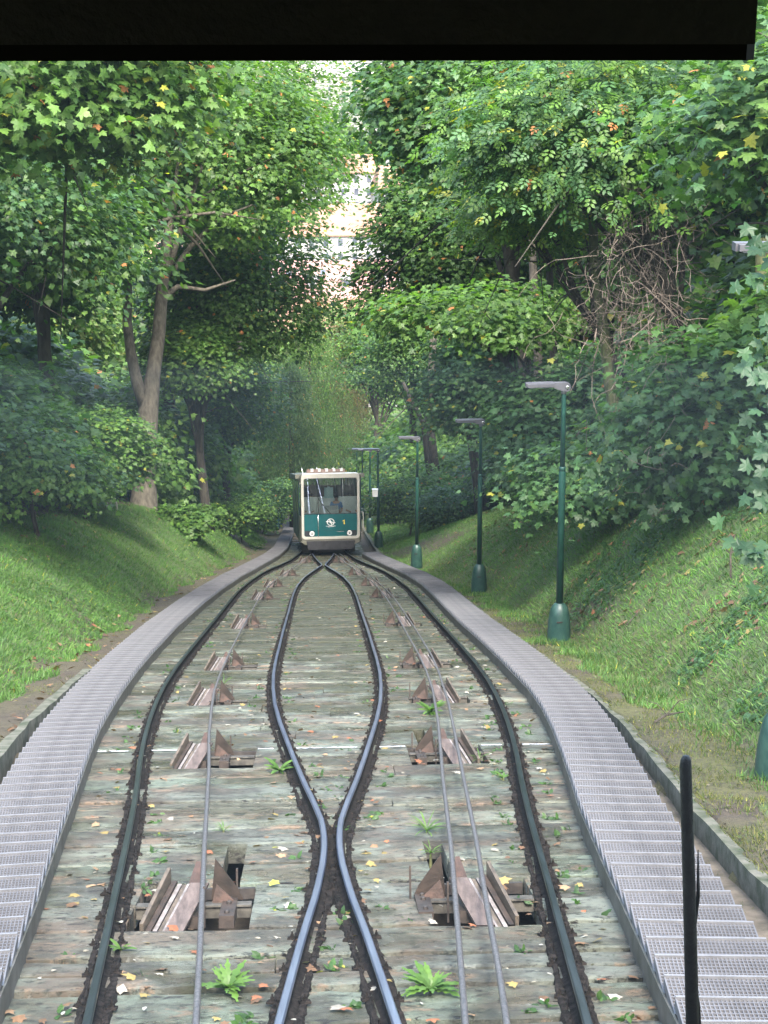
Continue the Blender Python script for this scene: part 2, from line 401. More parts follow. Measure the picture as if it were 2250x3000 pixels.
# ------------------------------------------------------------------ ground sheet
def build_ground():
    xs = np.concatenate([-np.geomspace(1500, 16, 34), -np.arange(15, 9, -.5), np.arange(-9, 9.01, .11), np.arange(9.5, 15.5, .5), np.geomspace(16, 1500, 34)])
    ys = np.concatenate([np.arange(-20, 4, 3.), np.arange(5, 40, .3), np.arange(40, 100, .6), np.geomspace(100.5, 5000, 70)])
    X, Y = np.meshgrid(xs, ys); s = Y/CA_
    h = hgt(X, s)
    fade = np.clip((260-s)/120, 0, 1)
    fade = np.where(np.abs(X) < 12, fade, fade)
    Z = zb(Y)+h*fade/CA_
    Z += np.where(np.abs(X) > 4, .03, .012)*vnoise(X, Y, 11, 6)
    V = np.stack([X, Y, Z], -1).reshape(-1, 3)
    nx, ny = len(xs), len(ys)
    i = np.arange(nx-1)[None, :]+np.arange(ny-1)[:, None]*nx
    F = np.stack([i, i+1, i+1+nx, i+nx], -1).reshape(-1, 4)
    v = np.abs(X); L = X < 0
    ft = np.where(L, footL(s), footR(s))
    wo = np.where(L, wiL(s), wiR(s))+WW
    g = np.clip((v-ft+np.where(L, .1, .55)+.25*vnoise(X, Y, 41, 2.5))/.35, 0, 1)
    bare = vnoise(X*1.0, Y*.5+X*1.2, 21, 1.1)
    g = g*np.clip(.95-np.maximum(0, bare-.5)*1.2, .15, 1)
    t = (v-ft)/3.1
    g = np.where(t > .85, g*np.clip(1-(t-.85)*2.2, .15, 1), g)
    moss = np.where((v > wo) & (v < ft+.5), np.clip(.45+.5*vnoise(X, Y, 9, 3), 0, .9), 0)*np.where(L, .35, .9)
    g = np.where(s > 170, .75, g)
    T = np.stack([g, moss, np.zeros_like(g)], -1).reshape(-1, 3)
    o = mesh_obj('ground', V, F, M['terrain'], smooth=True, tint=T)
    tag(o, kind='structure')
build_ground()

# ------------------------------------------------------------------ plank bed between the walkways
def build_bed():
    mb = MB(); tints = []
    r = random.Random(3)
    j = -3
    while True:
        s0 = ROW0+PITCH*j; s1 = s0+PITCH
        if s0 > 78: break
        gap = .010+.022*r.random()
        base = r.choice([(1, 1, 1), (1.12, 1.1, 1.05), (.82, .86, .84), (1.05, .97, .88), (.92, 1.0, .93), (1.15, 1.16, 1.1)])
        halves = [(s0, s1)] if r.random() < .72 or j in PITS else [(s0, s0+PITCH*.5), (s0+PITCH*.5, s1)]
        for (a, b) in halves:
            uL = -float(wiL(a))-.18; uR = float(wiR(a))+.18
            cuts = [(uL, uR)]
            for (p0, p1) in sorted(PITS.get(j, [])):
                nc = []
                for (c0, c1) in cuts:
                    if p1 <= c0 or p0 >= c1: nc.append((c0, c1))
                    else:
                        if p0 > c0: nc.append((c0, p0))
                        if p1 < c1: nc.append((p1, c1))
                cuts = nc
            # butt joints
            nc = []
            for (c0, c1) in cuts:
                if c1-c0 > 2.4 and r.random() < .8:
                    m_ = c0+(c1-c0)*r.uniform(.3, .7); nc += [(c0, m_-.004), (m_+.004, c1)]
                else: nc.append((c0, c1))
            for (c0, c1) in nc:
                N = max(2, int((c1-c0)/.09)); b0 = len(mb.V)
                dz = r.uniform(-.010, .008); tl = r.uniform(-.006, .006)
                V = []
                ph = [r.uniform(0, 6.28) for _ in range(4)]
                for k in range(N+1):
                    x = c0+(c1-c0)*k/N
                    e0 = gap+max(-.004, .012*math.sin(x*9+ph[0])+.012*math.sin(x*23+ph[1])+r.uniform(-.012, .014))
                    e1 = gap+max(-.004, .012*math.sin(x*7+ph[2])+.012*math.sin(x*19+ph[3])+r.uniform(-.012, .014))
                    ns = float(NS(a)); z = dz+ns+.003*math.sin(x*5+ph[1])
                    V += [(x, a+e0, -.14+ns), (x, a+e0, z-.010), (x, a+e0+.014, z), (x, b-e1-.014, z+tl+.0004*k % .002), (x, b-e1, z+tl-.010), (x, b-e1, -.14+ns)]
                F = []
                for k in range(N):
                    for q in range(5): F.append((k*6+q, (k+1)*6+q, (k+1)*6+q+1, k*6+q+1))
                F.append((0, 1, 2, 3, 4, 5)); F.append(tuple(N*6+q for q in (5, 4, 3, 2, 1, 0)))
                mb.add(V, F)
                tj = r.uniform(.72, 1.2); tints += [[base[0]*tj, base[1]*tj, base[2]*tj]]*len(V)
        j += 1
    o = mesh_obj('track_bed', mb.V, mb.F, M['bed'], rot=(-A, 0, 0), tint=np.array(tints))
    tag(o, kind='structure')
    # plain flags under the far single line
    m2 = MB()
    for k in range(30):
        a = 78.8+k*2.2; m2.box(-1.7, 1.7, a, a+2.15, -.14+float(NS(a)), float(NS(a))-.004*(k % 2))
    o = m2.build('track_bed', M['slab'], rot=(-A, 0, 0)); tag(o, kind='structure')
build_bed()

# ------------------------------------------------------------------ rails
RAILP = [(-.048,0),(.048,0),(.048,.012),(.010,.028),(.010,.101),(-.010,.101),(-.012,.028),(-.048,.012)]
HEADP = [(.010,.100),(.020,.104),(.023,.114),(.021,.122),(.015,.127),(-.015,.127),(-.021,.122),(-.023,.114),(-.020,.104),(-.010,.100)]
def sweep(fu, s0, s1, prof, ds=.35, n0=0, ju=0, sm=.6):
    s = np.arange(s0, s1+1e-6, ds); u = smooth_tab(fu, s, sm) if sm else fu(s)
    n = NS(s)+n0
    du = np.gradient(u, s); L = np.sqrt(1+du**2); lat = np.stack([1/L, -du/L], -1)
    V = []
    for k in range(len(s)):
        for (a, b) in prof: V.append((u[k]+lat[k, 0]*a, s[k]+lat[k, 1]*a, n[k]+b))
    K = len(prof); F = []
    for k in range(len(s)-1):
        for q in range(K): F.append((k*K+q, k*K+(q+1) % K, (k+1)*K+(q+1) % K, (k+1)*K+q))
    F.append(tuple(range(K))); F.append(tuple((len(s)-1)*K+q for q in range(K-1, -1, -1)))
    return V, F
SL = (-A, 0, 0)
def neg(f): return lambda s: -f(s)
def clip_mesh():
    mb = MB()
    mb.box(-.030, .026, -.022, .022, 0, .012); mb.box(-.020, .014, -.013, .013, .012, .020)
    mb.lathe([(.009, .020), (.009, .032), (.005, .034), (.005, .044), (.003, .046)], 6)
    return mb
clip_proto = None
def rail(fu, s0, s1, mat, label, sm=.6, clips=True):
    global clip_proto
    t = thing('rail', label, 'rail', (0, 0, 0), SL, 'running rails of the passing loop')
    V, F = sweep(fu, s0, s1, RAILP, .3, -.012, sm=sm)
    mesh_obj('rail_web', V, F, M['grease'], t)
    V, F = sweep(fu, s0, s1, HEADP, .3, -.012, sm=sm)
    mesh_obj('rail_head', V, F, mat, t)
    if clips:
        cnt = 0; j = 0
        while cnt < 96:
            s_ = ROW0+PITCH*(j+.5); j += 1
            if s_ > s1-1: break
            if s_ < 6.5: continue
            for sd_ in (-1, 1):
                if cnt >= 96: break
                if clip_proto is None:
                    c = clip_mesh().build('rail_clip', M['grease'], t); clip_proto = c
                else:
                    c = clip_proto.copy(); COL.objects.link(c); c.parent = t
                u_ = float(smooth_tab(fu, np.array([s_]), sm)[0])
                c.location = (u_+sd_*(.080+random.uniform(-.006, .006)), s_+random.uniform(-.03, .03), float(NS(s_))+random.uniform(0, .008))
                c.rotation_euler = (0, 0, random.uniform(-.25, .25)+(math.pi if sd_ < 0 else 0)); cnt += 1
    return t
rail(neg(uo_t), 4, 76, M['rail_outer'], 'dark outer rail beside the left grating stairway')
rail(uo_t, 4, 76, M['rail_outer'], 'dark outer rail beside the right grating stairway')
rail(neg(ui_t), 4, 67.5, M['rail_inner'], 'blue shining inner rail bowing out to the left, next to the single cable', .25)
rail(ui_t, 4, 67.5, M['rail_inner'], 'blue shining inner rail bowing out to the right, next to the pair of cables', .25)
for sg, lb in ((-1, 'left rail of the plain track behind the lower cable car'), (1, 'right rail of the plain track behind the lower cable car')):
    rail(lambda s, g=sg: g*.75+0*s, 76.4, 140, M['rail_outer'], lb, 0, False)

# grease and grit packed along the rails
def grease_strip(fu, s0, s1, off, wd, seed):
    r = np.random.default_rng(seed)
    s = np.arange(s0, s1, .045); u = smooth_tab(fu, s, .4)+off
    m = len(s); K = 7
    w0 = wd*(.7+.45*np.convolve(r.random(m), np.ones(7)/7, 'same')+.30*vnoise(s*3, s*0, seed, 1.5)); w0 = np.maximum(w0, .03)
    V = np.zeros((m, K, 3))
    for k in range(K):
        q = k/(K-1)*2-1
        V[:, k, 0] = u+q*w0*.5+r.normal(0, .004, m); V[:, k, 1] = s
        V[:, k, 2] = NS(s)+np.where(abs(q) > .95, -.012, .004+(1-q*q)*.006+np.convolve(np.abs(r.normal(0, .006, m)), np.ones(2)/2, 'same'))
    i = np.arange(K-1)[None, :]+np.arange(m-1)[:, None]*K
    F = np.stack([i, i+1, i+1+K, i+K], -1).reshape(-1, 4)
    return V.reshape(-1, 3), F
gv, gf, b = [], [], 0
q = 0
for fu in (neg(uo_t), uo_t, neg(ui_t), ui_t):
    for sd_ in (-1, 1):
        wd = .050
        V, F = grease_strip(fu, 5, 66, sd_*.064, wd, q+2); q += 1
        gv.append(V); gf.append(F+b); b += len(V)
o = mesh_obj('track_grit', np.concatenate(gv), np.concatenate(gf), M['grease'], rot=SL)
tag(o, 'black greasy grit packed in ragged strips along the rails', 'grit', kind='stuff')

# ------------------------------------------------------------------ traction cables
def cable(fu, label, n0=.17, rad=.0165):
    s = np.arange(3.5, 66, .3); u = fu(s)
    t = thing('traction_cable', label, 'cable', (0, 0, 0), SL, 'traction cables between the rails')
    mb = MB(); mb.tube([(float(a), float(b_), float(NS(b_))+n0) for a, b_ in zip(u, s)], rad, 8)
    mb.build('wire_rope', M['cable'], t, True)
cable(cabL, 'single grey cable on the left track')
cable(cabA, 'left one of the two close cables on the right track')
cable(cabB, 'right one of the two close cables on the right track, nearer the stairway')

# ------------------------------------------------------------------ cable guide pulleys standing in the pits
def pulley_profile(R, wd):
    return [(.03, -wd*.75), (.03, -wd*.55), (R*.75, -wd*.5), (R, -wd*.5), (R, -wd*.40), (R*.80, -wd*.22), (R*.72, -wd*.06), (R*.72, wd*.06), (R*.80, wd*.22), (R, wd*.40), (R, wd*.5), (R*.75, wd*.5), (.03, wd*.55), (.03, wd*.75)]
def make_guide(side, span, two, label, loc, long_=1.0, small=False):
    """side=-1 left track. local origin: on the cable, bed level"""
    t = thing('cable_pulley', label, 'cable pulley', loc, SL, 'cable guide pulleys in the bed pits')
    u0, u1 = span
    yb = .0 if long_ > .8 else .1
    f = MB(); f.prism([(yb-.05, .008), (yb-.05, -.003), (yb-.03, -.003), (yb-.03, -.075), (yb+.03, -.075), (yb+.03, -.003), (yb+.05, -.003), (yb+.05, .008)], u0+.01, u1-.01, Matrix(((0,0,1,0),(1,0,0,0),(0,1,0,0),(0,0,0,1))))
    f.build('cross_beam', M['beam'], t)
    f = MB(); f.box(u0+.01, u1-.01, long_*.5-.045, long_*.5-.005, -.10, -.03); f.build('cross_beam', M['dark_steel'], t)
    f = MB(); f.box(u0+.02, u1-.02, -long_*.5+.01, -long_*.5+.06, -.20, -.13); f.build('cross_beam', M['dark_steel'], t)
    # slanted grooved trough that catches the rope: boards side by side, rising downhill
    def board(par, name, x0, x1, lean, z0, z1, th, mt, y0=None, y1=None):
        y0 = -.46*long_ if y0 is None else y0; y1 = y0+.46 if y1 is None else y1
        m = MB(); V = [(x0, y0, z0), (x1, y0, z0), (x1+lean, y1, z1), (x0+lean, y1, z1)]
        V += [(x, y+.02, z-th) for x, y, z in V]
        m.add(V, [(0, 1, 2, 3), (7, 6, 5, 4), (0, 4, 5, 1), (1, 5, 6, 2), (2, 6, 7, 3), (3, 7, 4, 0)])
        return m.build(name, M[mt], par)
    xb = (.34 if two else -.33); q_ = 1 if two else -1          # outer foot of the trough
    ln_ = -q_*.12
    X_ = lambda v: xb-q_*v
    def bd(name, v0, v1, z0, z1, th, mt, **k): return board(t, name, min(X_(v0), X_(v1)), max(X_(v0), X_(v1)), ln_, z0, z1, th, mt, **k)
    bd('tall_side_board', 0, .022, .03, .25, .10, 'rust_pale'); bd('trough_board', .028, .060, -.02, .17, .02, 'rust')
    bd('groove_strip', .063, .088, -.035, .15, .02, 'bright_groove'); bd('groove_strip', .094, .118, -.04, .145, .02, 'rust_pale')
    bd('groove_strip', .121, .135, -.035, .15, .02, 'bright_groove'); bd('trough_board', .14, .25, -.02, .155, .02, 'rust_pink')
    # guide horns
    def horn(cx, cy, wdt, ht, lean, sgn, name='guide_horn', mt='rust'):
        h = MB()
        m = Matrix.Translation((cx, cy, 0)) @ Matrix.Rotation(lean, 4, 'X')
        h.prism([(0, 0), (sgn*wdt, 0), (sgn*wdt*.85, ht*.25), (sgn*.03, ht)] if sgn > 0 else [(0, 0), (sgn*.03, ht), (sgn*wdt*.85, ht*.25), (sgn*wdt, 0)], -.006, .006, m @ Matrix.Rotation(math.pi/2, 4, 'X'))
        h.build(name, M[mt], t)
    horn(.04 if side < 0 else -.04, .12, .20, .27, .15, 1 if side < 0 else -1)
    horn(.05 if side < 0 else -.05, .02, .15, .12, -.1, 1 if side < 0 else -1, 'guide_plate', 'rust_red')
    # inclined flare beside the cable
    fl = MB()
    cxo = side*.035
    Vf = [(cxo, .30, .20), (cxo-side*.02, -.05, .0), (cxo+side*.10, -.05, .0), (cxo+side*.03, .32, .20)]
    Vf = Vf+[(x, y, z-.012) for x, y, z in Vf]
    fl.add(Vf, [(0, 1, 2, 3), (7, 6, 5, 4), (0, 4, 5, 1), (1, 5, 6, 2), (2, 6, 7, 3), (3, 7, 4, 0)])
    fl.build('inclined_flare', M['rust_red'], t)
    # brackets with bolts
    for bx in ((-.05, .16) if side < 0 else (.05, -.19)):
        br = MB(); br.box(bx-.045, bx+.045, -.30*long_, .10, -.055, .018)
        bk = br.build('bracket', M['rust'], t)
        if loc[1] < 24:
            for by in (-.24*long_, -.05, .05):
                bo = MB(); bo.lathe([(.016, .018), (.016, .032), (.01, .036)], 6, Matrix.Translation((bx, by, 0))); bo.build('bolt', M['dark_steel'], bk)
    for bx, by in (((.03, -.30*long_), (.20, .12)) if side < 0 else ((-.06, -.30*long_), (-.26, .10))):
        fp = MB(); fp.box(bx-.006, bx+.006, by, by+.03, -.05, .19); fp.build('upright_strip', M['rust'], t)
    return t
GP = [([7, 8], (-1.21, -.49), (.58, 1.24)), ([17, 18], (-1.45, -.71), (.77, 1.50)), ([25], (-1.70, -.98), (1.0, 1.74)), ([32, 33], (-1.78, -1.03), (1.09, 1.86)),
      ([46, 47], (-1.83, -1.16), (1.18, 1.90)), ([62], (-1.88, -1.12), (1.15, 1.90)), ([72], (-1.80, -1.05), (1.08, 1.82)), ([83], (-1.60, -.77), (.79, 1.5)), ([98, 99], (-1.2, -.3), (.3, 1.1))]
ORD = ['nearest', 'second nearest', 'third nearest', 'fourth nearest', 'fifth nearest', 'sixth nearest', 'third farthest', 'second farthest', 'farthest']
for i, (rows, spL, spR) in enumerate(GP):
    s0 = ROW0+PITCH*rows[0]; s1 = ROW0+PITCH*(rows[-1]+1); sc = (s0+s1)/2; ln = s1-s0
    for side, sp, cf in ((-1, spL, cabL), (1, spR, cabA)):
        uc = float(cf(sc)); nn = float(NS(sc))
        lb = 'rusty cable pulley in a %s track pit, %s of nine' % ('left' if side < 0 else 'right', ORD[i])
        make_guide(side, (sp[0]-uc, sp[1]-uc), side > 0, lb, W(uc, sc, nn), ln)

# ------------------------------------------------------------------ grating stairways
def tread_mesh(wd, dp):
    mb = MB()
    nb = 31
    for k in range(nb):
        x = -wd/2+wd*k/(nb-1); mb.box(x-.0028, x+.0028, -dp/2, dp/2, -.030, 0)
    nc = 12
    for k in range(nc):
        y = -dp/2+dp*k/(nc-1); mb.box(-wd/2, wd/2, y-.0032, y+.0032, -.022, .001)
    mb.box(-wd/2, wd/2, -dp/2-.006, -dp/2+.002, -.045, .002)
    mb.box(-wd/2-.006, -wd/2, -dp/2, dp/2, -.045, .001); mb.box(wd/2, wd/2+.006, -dp/2, dp/2, -.045, .001)
    return mb
TP = .335
def stairway(side, s0, s1, label):
    wi = wiL if side < 0 else wiR
    t = thing('grating_stairway', label, 'stairway')
    fc = lambda s: side*(wi(s)+WW/2)
    st = MB()
    for off in (-WW/2-.012, WW/2+.012):
        V, F = sweep(lambda s, o=off: fc(s)+o, s0, s1, [(-.006, -.02), (.006, -.02), (.006, .135), (-.006, .135)], .4, 0, sm=0)
        st.add(V, F)
    st.build('stringer', M['galv_side'], t, rot=SL)
    proto = None; N = int((s1-s0)/TP)
    rest = MB(); n_ = 0
    base = tread_mesh(WW, .325); nosing = None
    NB = MB(); NB.box(-WW/2-.005, WW/2+.005, .156, .170, -.05, .010); NB.box(-WW/2, WW/2, -.16, .156, -.016, -.012)
    low = MB(); low.box(-WW/2, WW/2, -.1625, .1625, -.035, 0); low.box(-WW/2, WW/2, .155, .165, -.05, .008)
    for k in range(N):
        s = s0+TP*(k+.5); u = float(fc(s)); du = float(fc(s+.2)-fc(s-.2))/.4
        loc = W(u, s, .165+float(NS(s))); rz = -math.atan(du)
        rx = -.035+.012*math.sin(k*2.3)
        rot = (rx, .008*math.sin(k*1.7), rz)
        if n_ < 100:
            if proto is None:
                proto = base.build('tread', M['galv'], t); c = proto
            else:
                c = proto.copy(); COL.objects.link(c); c.parent = t
            c.location = loc; c.rotation_euler = rot; n_ += 1
            if nosing is None: nosing = NB.build('tread_edge', M['galv_edge'], c); e = nosing
            else: e = nosing.copy(); COL.objects.link(e); e.parent = c
        else:
            m = Matrix.Translation(loc) @ Matrix.Rotation(rz, 4, 'Z') @ Matrix.Rotation(rx, 4, 'X')
            b0 = len(rest.V); rest.V += [tuple(m @ Vector(v)) for v in base.V]; rest.F += [tuple(b0+i for i in f) for f in base.F]; b0 = len(rest.V); rest.V += [tuple(m @ Vector(v)) for v in NB.V]; rest.F += [tuple(b0+i for i in f) for f in NB.F]
    if rest.V:
        o = rest.build('tread', M['galv'], t); o['kind'] = 'stuff'
stairway(-1, 5.6, 100, 'long grating stairway winding down the left side of the tracks')
stairway(1, 5.6, 66, 'grating stairway on the right, ending short of the lower cable car')

# ------------------------------------------------------------------ kerbs
def kerb(f, s0, s1, prof, mat=M['concrete']):
    V, F = sweep(f, s0, s1, prof, .5, 0, sm=0); V = np.array(V); V += np.random.default_rng(5).normal(0, .006, V.shape)
    o = mesh_obj('kerb', V, F, mat, rot=SL); tag(o, kind='structure')
kf = lambda s, wi: wi(s)+WW+.30*np.clip((22-s)/14, 0, 1)+.05
kerb(lambda s: kf(s, wiR), 4, 44, [(-.045, -.2), (.045, -.2), (.045, .15), (-.045, .15)])
kerb(lambda s: -kf(s, wiL), 4, 22.5, [(-.055, -.2), (.055, -.2), (.055, .21), (-.055, .21)])
kerb(lambda s: kf(s, wiR), 64, 110, [(-.05, -.2), (.05, -.2), (.05, .2), (-.05, .2)])
for sgn, wi in ((1, wiR), (-1, wiL)):
    V, F = sweep(lambda s: sgn*(wi(s)+WW+.02+.16*np.clip((22-s)/14, 0.05, 1)), 4, 23, [(-.19, -.1), (.19, -.1), (.19, -.015), (-.19, -.03)], .5, 0, sm=0)
    o = mesh_obj('gutter_slab', V, F, M['slab'], rot=SL); tag(o, kind='structure')
# ------------------------------------------------------------------ street lamps
H_L = 4.41
def build_lamp():
    t = thing('street_lamp', '', 'street lamp', group='green lamp posts beside the right stairway')
    b = MB(); b.lathe([(.205, -.25), (.20, 0), (.185, .35), (.165, .52), (.14, .62), (.10, .68), (.06, .71), (.05, .72)], 20); base = b.build('base_cone', M['green_base'], t, True)
    h = MB(); h.bev(-.05, .05, -.006, .006, -.012, .012, .003, Matrix.Translation((-.03, -.178, .43)) @ Matrix.Rotation(-.1, 4, 'X')); h.build('hatch_handle', M['dark_steel'], base)
    p = MB(); p.lathe([(.060, .70), (.056, 2.95), (.050, 2.98), (.044, 3.0)], 14); p.build('lower_pole', M['green_pole'], t, True)
    p = MB(); p.lathe([(.052, 2.97), (.052, 3.03), (.043, 3.04)], 14); p.build('collar', M['green_pole'], t, True)
    p = MB(); p.lathe([(.042, 3.0), (.036, 4.28), (.032, 4.30)], 12); p.build('upper_pole', M['green_pole'], t, True)
    p = MB(); p.lathe([(.045, 4.24), (.048, 4.32), (.04, 4.34)], 12); p.build('spigot', M['lamp_dark'], t, True)
    # head reaching over the track (-x): slab with tapered knuckle
    hd = MB()
    prof = [(.085, 4.30), (.10, 4.35), (.085, 4.405), (.03, 4.425), (-.62, 4.43), (-.62, 4.37), (-.22, 4.365), (-.10, 4.315), (0, 4.285), (.05, 4.28)]
    m = Matrix(((1, 0, 0, 0), (0, 0, 1, 0), (0, 1, 0, 0), (0, 0, 0, 1)))
    hd.prism(prof, -.055, .055, m); hd.box(-.60, -.17, -.10, .10, 4.376, 4.424)
    head = hd.build('lamp_head', M['lamp_grey'], t)
    g = MB(); g.box(-.57, -.20, -.085, .085, 4.362, 4.374); g.build('lamp_lens', M['lamp_dark'], head)
    g = MB(); g.lathe([(.03, 0), (.03, .008), (.02, .012)], 12, Matrix.Translation((.045, -.055, 4.35)) @ Matrix.Rotation(math.pi/2, 4, 'X')); g.build('hinge_bolt', M['silver'], head)
    return t
lamp0 = build_lamp()
LN = [.08, .06, .17, .30, .45, .88, 1.36, 1.9]
LAMPS = [(13.2, 3.64, 'nearest green lamp post, its base and grey head cut by the right photo edge'),
         (27.1, 3.87, 'tallest looking green lamp post, with wide grey head, on the mossy right verge'),
         (40.9, 3.87, 'second whole green lamp post from the right, slim dark head'),
         (54.9, 3.12, 'third whole green lamp post from the right, where the bank is low'),
         (71.7, 2.43, 'green lamp post just right of the lower cable car, box on the pole'),
         (85.3, 2.46, 'green lamp post rising behind the white box next to the cable car'),
         (100, 2.42, 'green lamp post half hidden behind the right edge of the cable car'),
         (116, 2.45, 'farthest green lamp post above the cable car roof')]
for i, (s, u, lb) in enumerate(LAMPS):
    o = lamp0 if i == 0 else dup(lamp0)
    o['label'] = lb; o.location = W(u, s, LN[i])
    o.rotation_euler = (random.uniform(-.008, .008), -.012 if i == 1 else random.uniform(-.008, .008), random.uniform(-.04, .12))
p_ = LAMPS[4]
mb = MB(); mb.bev(-.12, .12, -.08, .08, 0, .30, .02); mb.box(-.13, .13, -.09, .09, .30, .33)
o = mb.build('junction_box', M['white'], loc=(p_[1]-.16, p_[0]*CA_-.1, W(p_[1], p_[0], LN[4]).z+2.35))
tag(o, 'small box with white lid strapped to the lamp post beside the cable car', 'junction box')

# ------------------------------------------------------------------ lower cable car
def build_car():
    sc_ = 67.6; uc = .32
    sl = math.tan(A-2*.0004*(sc_+4-45))
    t = thing('cable_car', 'green and cream cable car number 1 climbing towards the passing loop', 'cable car', W(uc, sc_, float(NS(sc_))), (0, 0, math.radians(2.3)))
    L = 11.6
    def sh(mb):
        mb.V = [(x, y, z-y*sl) for x, y, z in map(tuple, mb.V)]; return mb
    def rrect(w2, z0, z1, r, k=5):
        P = []
        for cx, cz, a0 in ((w2-r, z0+r, -90), (w2-r, z1-r, 0), (-w2+r, z1-r, 90), (-w2+r, z0+r, 180)):
            for i in range(k+1):
                an = math.radians(a0+90*i/k); P.append((cx+r*math.cos(an), cz+r*math.sin(an)))
        return P
    XZ = Matrix(((1, 0, 0, 0), (0, 0, 1, 0), (0, 1, 0, 0), (0, 0, 0, 1)))
    # shell lofted from rounded sections (open toward the windows)
    secs = [(-.02, 1.19, .74, 3.50, .12), (.10, 1.22, .62, 3.52, .14), (.30, 1.27, .55, 3.52, .15), (L-.3, 1.27, .55, 3.52, .15), (L, 1.19, .74, 3.48, .15)]
    # side walls below and above the windows, roof, floor
    def strip(name, z0, z1, mat, x_in=.05):
        for sg in (-1, 1):
            m = MB()
            for (y0, w0, *_), (y1, w1, *_) in zip(secs[:-1], secs[1:]):
                V = []
                for y, w in ((y0, w0), (y1, w1)):
                    bow = 0
                    V += [(sg*w, y, z0), (sg*w, y, z1), (sg*(w-x_in), y, z1), (sg*(w-x_in), y, z0)]
                m.add(V, [(0, 1, 5, 4), (1, 2, 6, 5), (2, 3, 7, 6), (3, 0, 4, 7), (0, 3, 2, 1), (4, 5, 6, 7)])
            sh(m).build(name, mat, t)
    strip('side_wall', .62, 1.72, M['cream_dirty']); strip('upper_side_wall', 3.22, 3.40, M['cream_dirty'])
    # side windows and doors (dark glass bays with posts)
    for sg in (-1, 1):
        for k in range(7):
            y0 = .42+k*1.58; y1 = y0+1.36
            m = MB(); m.box(sg*1.268-.012, sg*1.268+.012, y0, y1, (.66 if k % 2 == 0 else 1.74), 3.21)
            sh(m).build('door' if k % 2 == 0 else 'side_window', M['dark_teal'] if k % 2 == 0 else M['carglass'], t)
            m = MB(); m.box(sg*1.255-.03, sg*1.255+.03, y1+.02, y1+.16, 1.72, 3.22); sh(m).build('side_pillar', M['cream_dirty'], t)
    m = MB(); m.box(-1.24, 1.24, .12, L-.05, .56, .62); sh(m).build('floor', M['undercar'], t)
    m = MB()
    P = [(-1.19, 3.40), (1.19, 3.40), (1.22, 3.46), (1.12, 3.53), (-1.12, 3.53), (-1.22, 3.46)]
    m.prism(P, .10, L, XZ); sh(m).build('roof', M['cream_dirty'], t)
    for sg in (-1, 1):
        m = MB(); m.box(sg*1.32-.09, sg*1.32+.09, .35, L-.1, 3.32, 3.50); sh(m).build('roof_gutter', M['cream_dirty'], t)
    # roof rack with five pale bars
    m = MB(); m.box(-.93, .62, .5, 1.4, 3.535, 3.70); rk = sh(m).build('roof_unit', M['roof_unit'], t)
    for k in range(5):
        m = MB(); x = -.72+k*.30; m.box(x-.055, x+.055, .46, 1.44, 3.60, 3.735); sh(m).build('roof_unit_bar', M['white'], rk)
    # front frame ring
    m = MB(); o_ = rrect(1.19, .74, 3.52, .16, 6); i_ = rrect(1.09, .84, 3.34, .10, 6); n = len(o_)
    V = [(x, -.05, z) for x, z in o_]+[(x, -.05, z) for x, z in i_]+[(x, .10, z) for x, z in o_]+[(x, .06, z) for x, z in i_]
    F = []
    for q in range(n):
        r = (q+1) % n; F += [(q, r, n+r, n+q), (2*n+r, 2*n+q, q, r), (n+q, n+r, 3*n+r, 3*n+q), (2*n+q, 2*n+r, 3*n+r, 3*n+q)]
    m.add(V, F); m.build('front_frame', M['cream'], t)
    m = MB(); m.prism([(-1.19, .74), (1.19, .74), (1.22, .62), (1.05, .50), (-1.05, .50), (-1.22, .62)], -.02, .5, XZ); m.build('lower_apron', M['cream_dirty'], t)
    m = MB(); m.prism([(-.93, .30), (.91, .30), (1.0, .66), (-1.0, .66)], -.10, .3, XZ); m.build('bumper_skirt', M['undercar'], t)
    # teal panel
    m = MB(); P = rrect(1.085, .845, 1.80, .06, 4); m.prism(P, -.012, .03, XZ); tp = m.build('front_panel', M['teal'], t)
    m = MB(); m.box(-.55, .62, -.016, -.0125, 1.085, 1.095); m.build('panel_seam', M['dark_teal'], tp)
    for sg in (-1, 1):
        m = MB(); m.box(sg*.865-.20, sg*.865+.20, -.018, -.0125, .86, 1.09); m.build('headlight_panel', M['undercar'], tp)
        hl = MB(); hl.lathe([(.105, 0), (.105, .03), (.085, .045), (.08, .03), (.035, .026), (.03, .04), (.01, .045)], 20, Matrix.Translation((sg*.77, -.018, .98)) @ Matrix.Rotation(math.pi/2, 4, 'X'))
        h = hl.build('headlight', M['white'], t, True)
        m = MB(); m.lathe([(.035, 0), (.032, .02), (.015, .03)], 12, Matrix.Translation((sg*.77, -.05, .98)) @ Matrix.Rotation(math.pi/2, 4, 'X')); m.build('bulb', M['undercar'], h)
    # emblem: ring with a slanted winged arrow
    m = MB(); k = 28; V = []; F = []
    for q in range(k):
        a = 2*math.pi*q/k
        for R in (.125, .155):
            V.append((R*math.cos(a)-.0, -.017, 1.455+R*math.sin(a)))
    for q in range(k): F.append((2*q, 2*q+1, (2*q+3) % (2*k), (2*q+2) % (2*k)))
    m.add(V, F)
    def poly(P, c=(0, 1.455), y=-.018): m.add([(c[0]+x, y, c[1]+z) for x, z in P], [tuple(range(len(P)))])
    poly([(-.20, .035), (-.05, .055), (.105, .02), (.02, .015), (-.19, .015)]); poly([(.20, -.035), (.05, -.055), (-.105, -.02), (-.02, -.015), (.19, -.015)])
    poly([(-.06, .11), (-.02, .11), (.06, -.11), (.02, -.11)], y=-.0185)
    m.build('emblem', M['white'], tp)
    m = MB(); m.box(-.20, .20, -.016, -.0135, 1.275, 1.290); m.box(-.13, .13, -.016, -.0135, 1.250, 1.260); m.build('lettering', M['white'], tp)
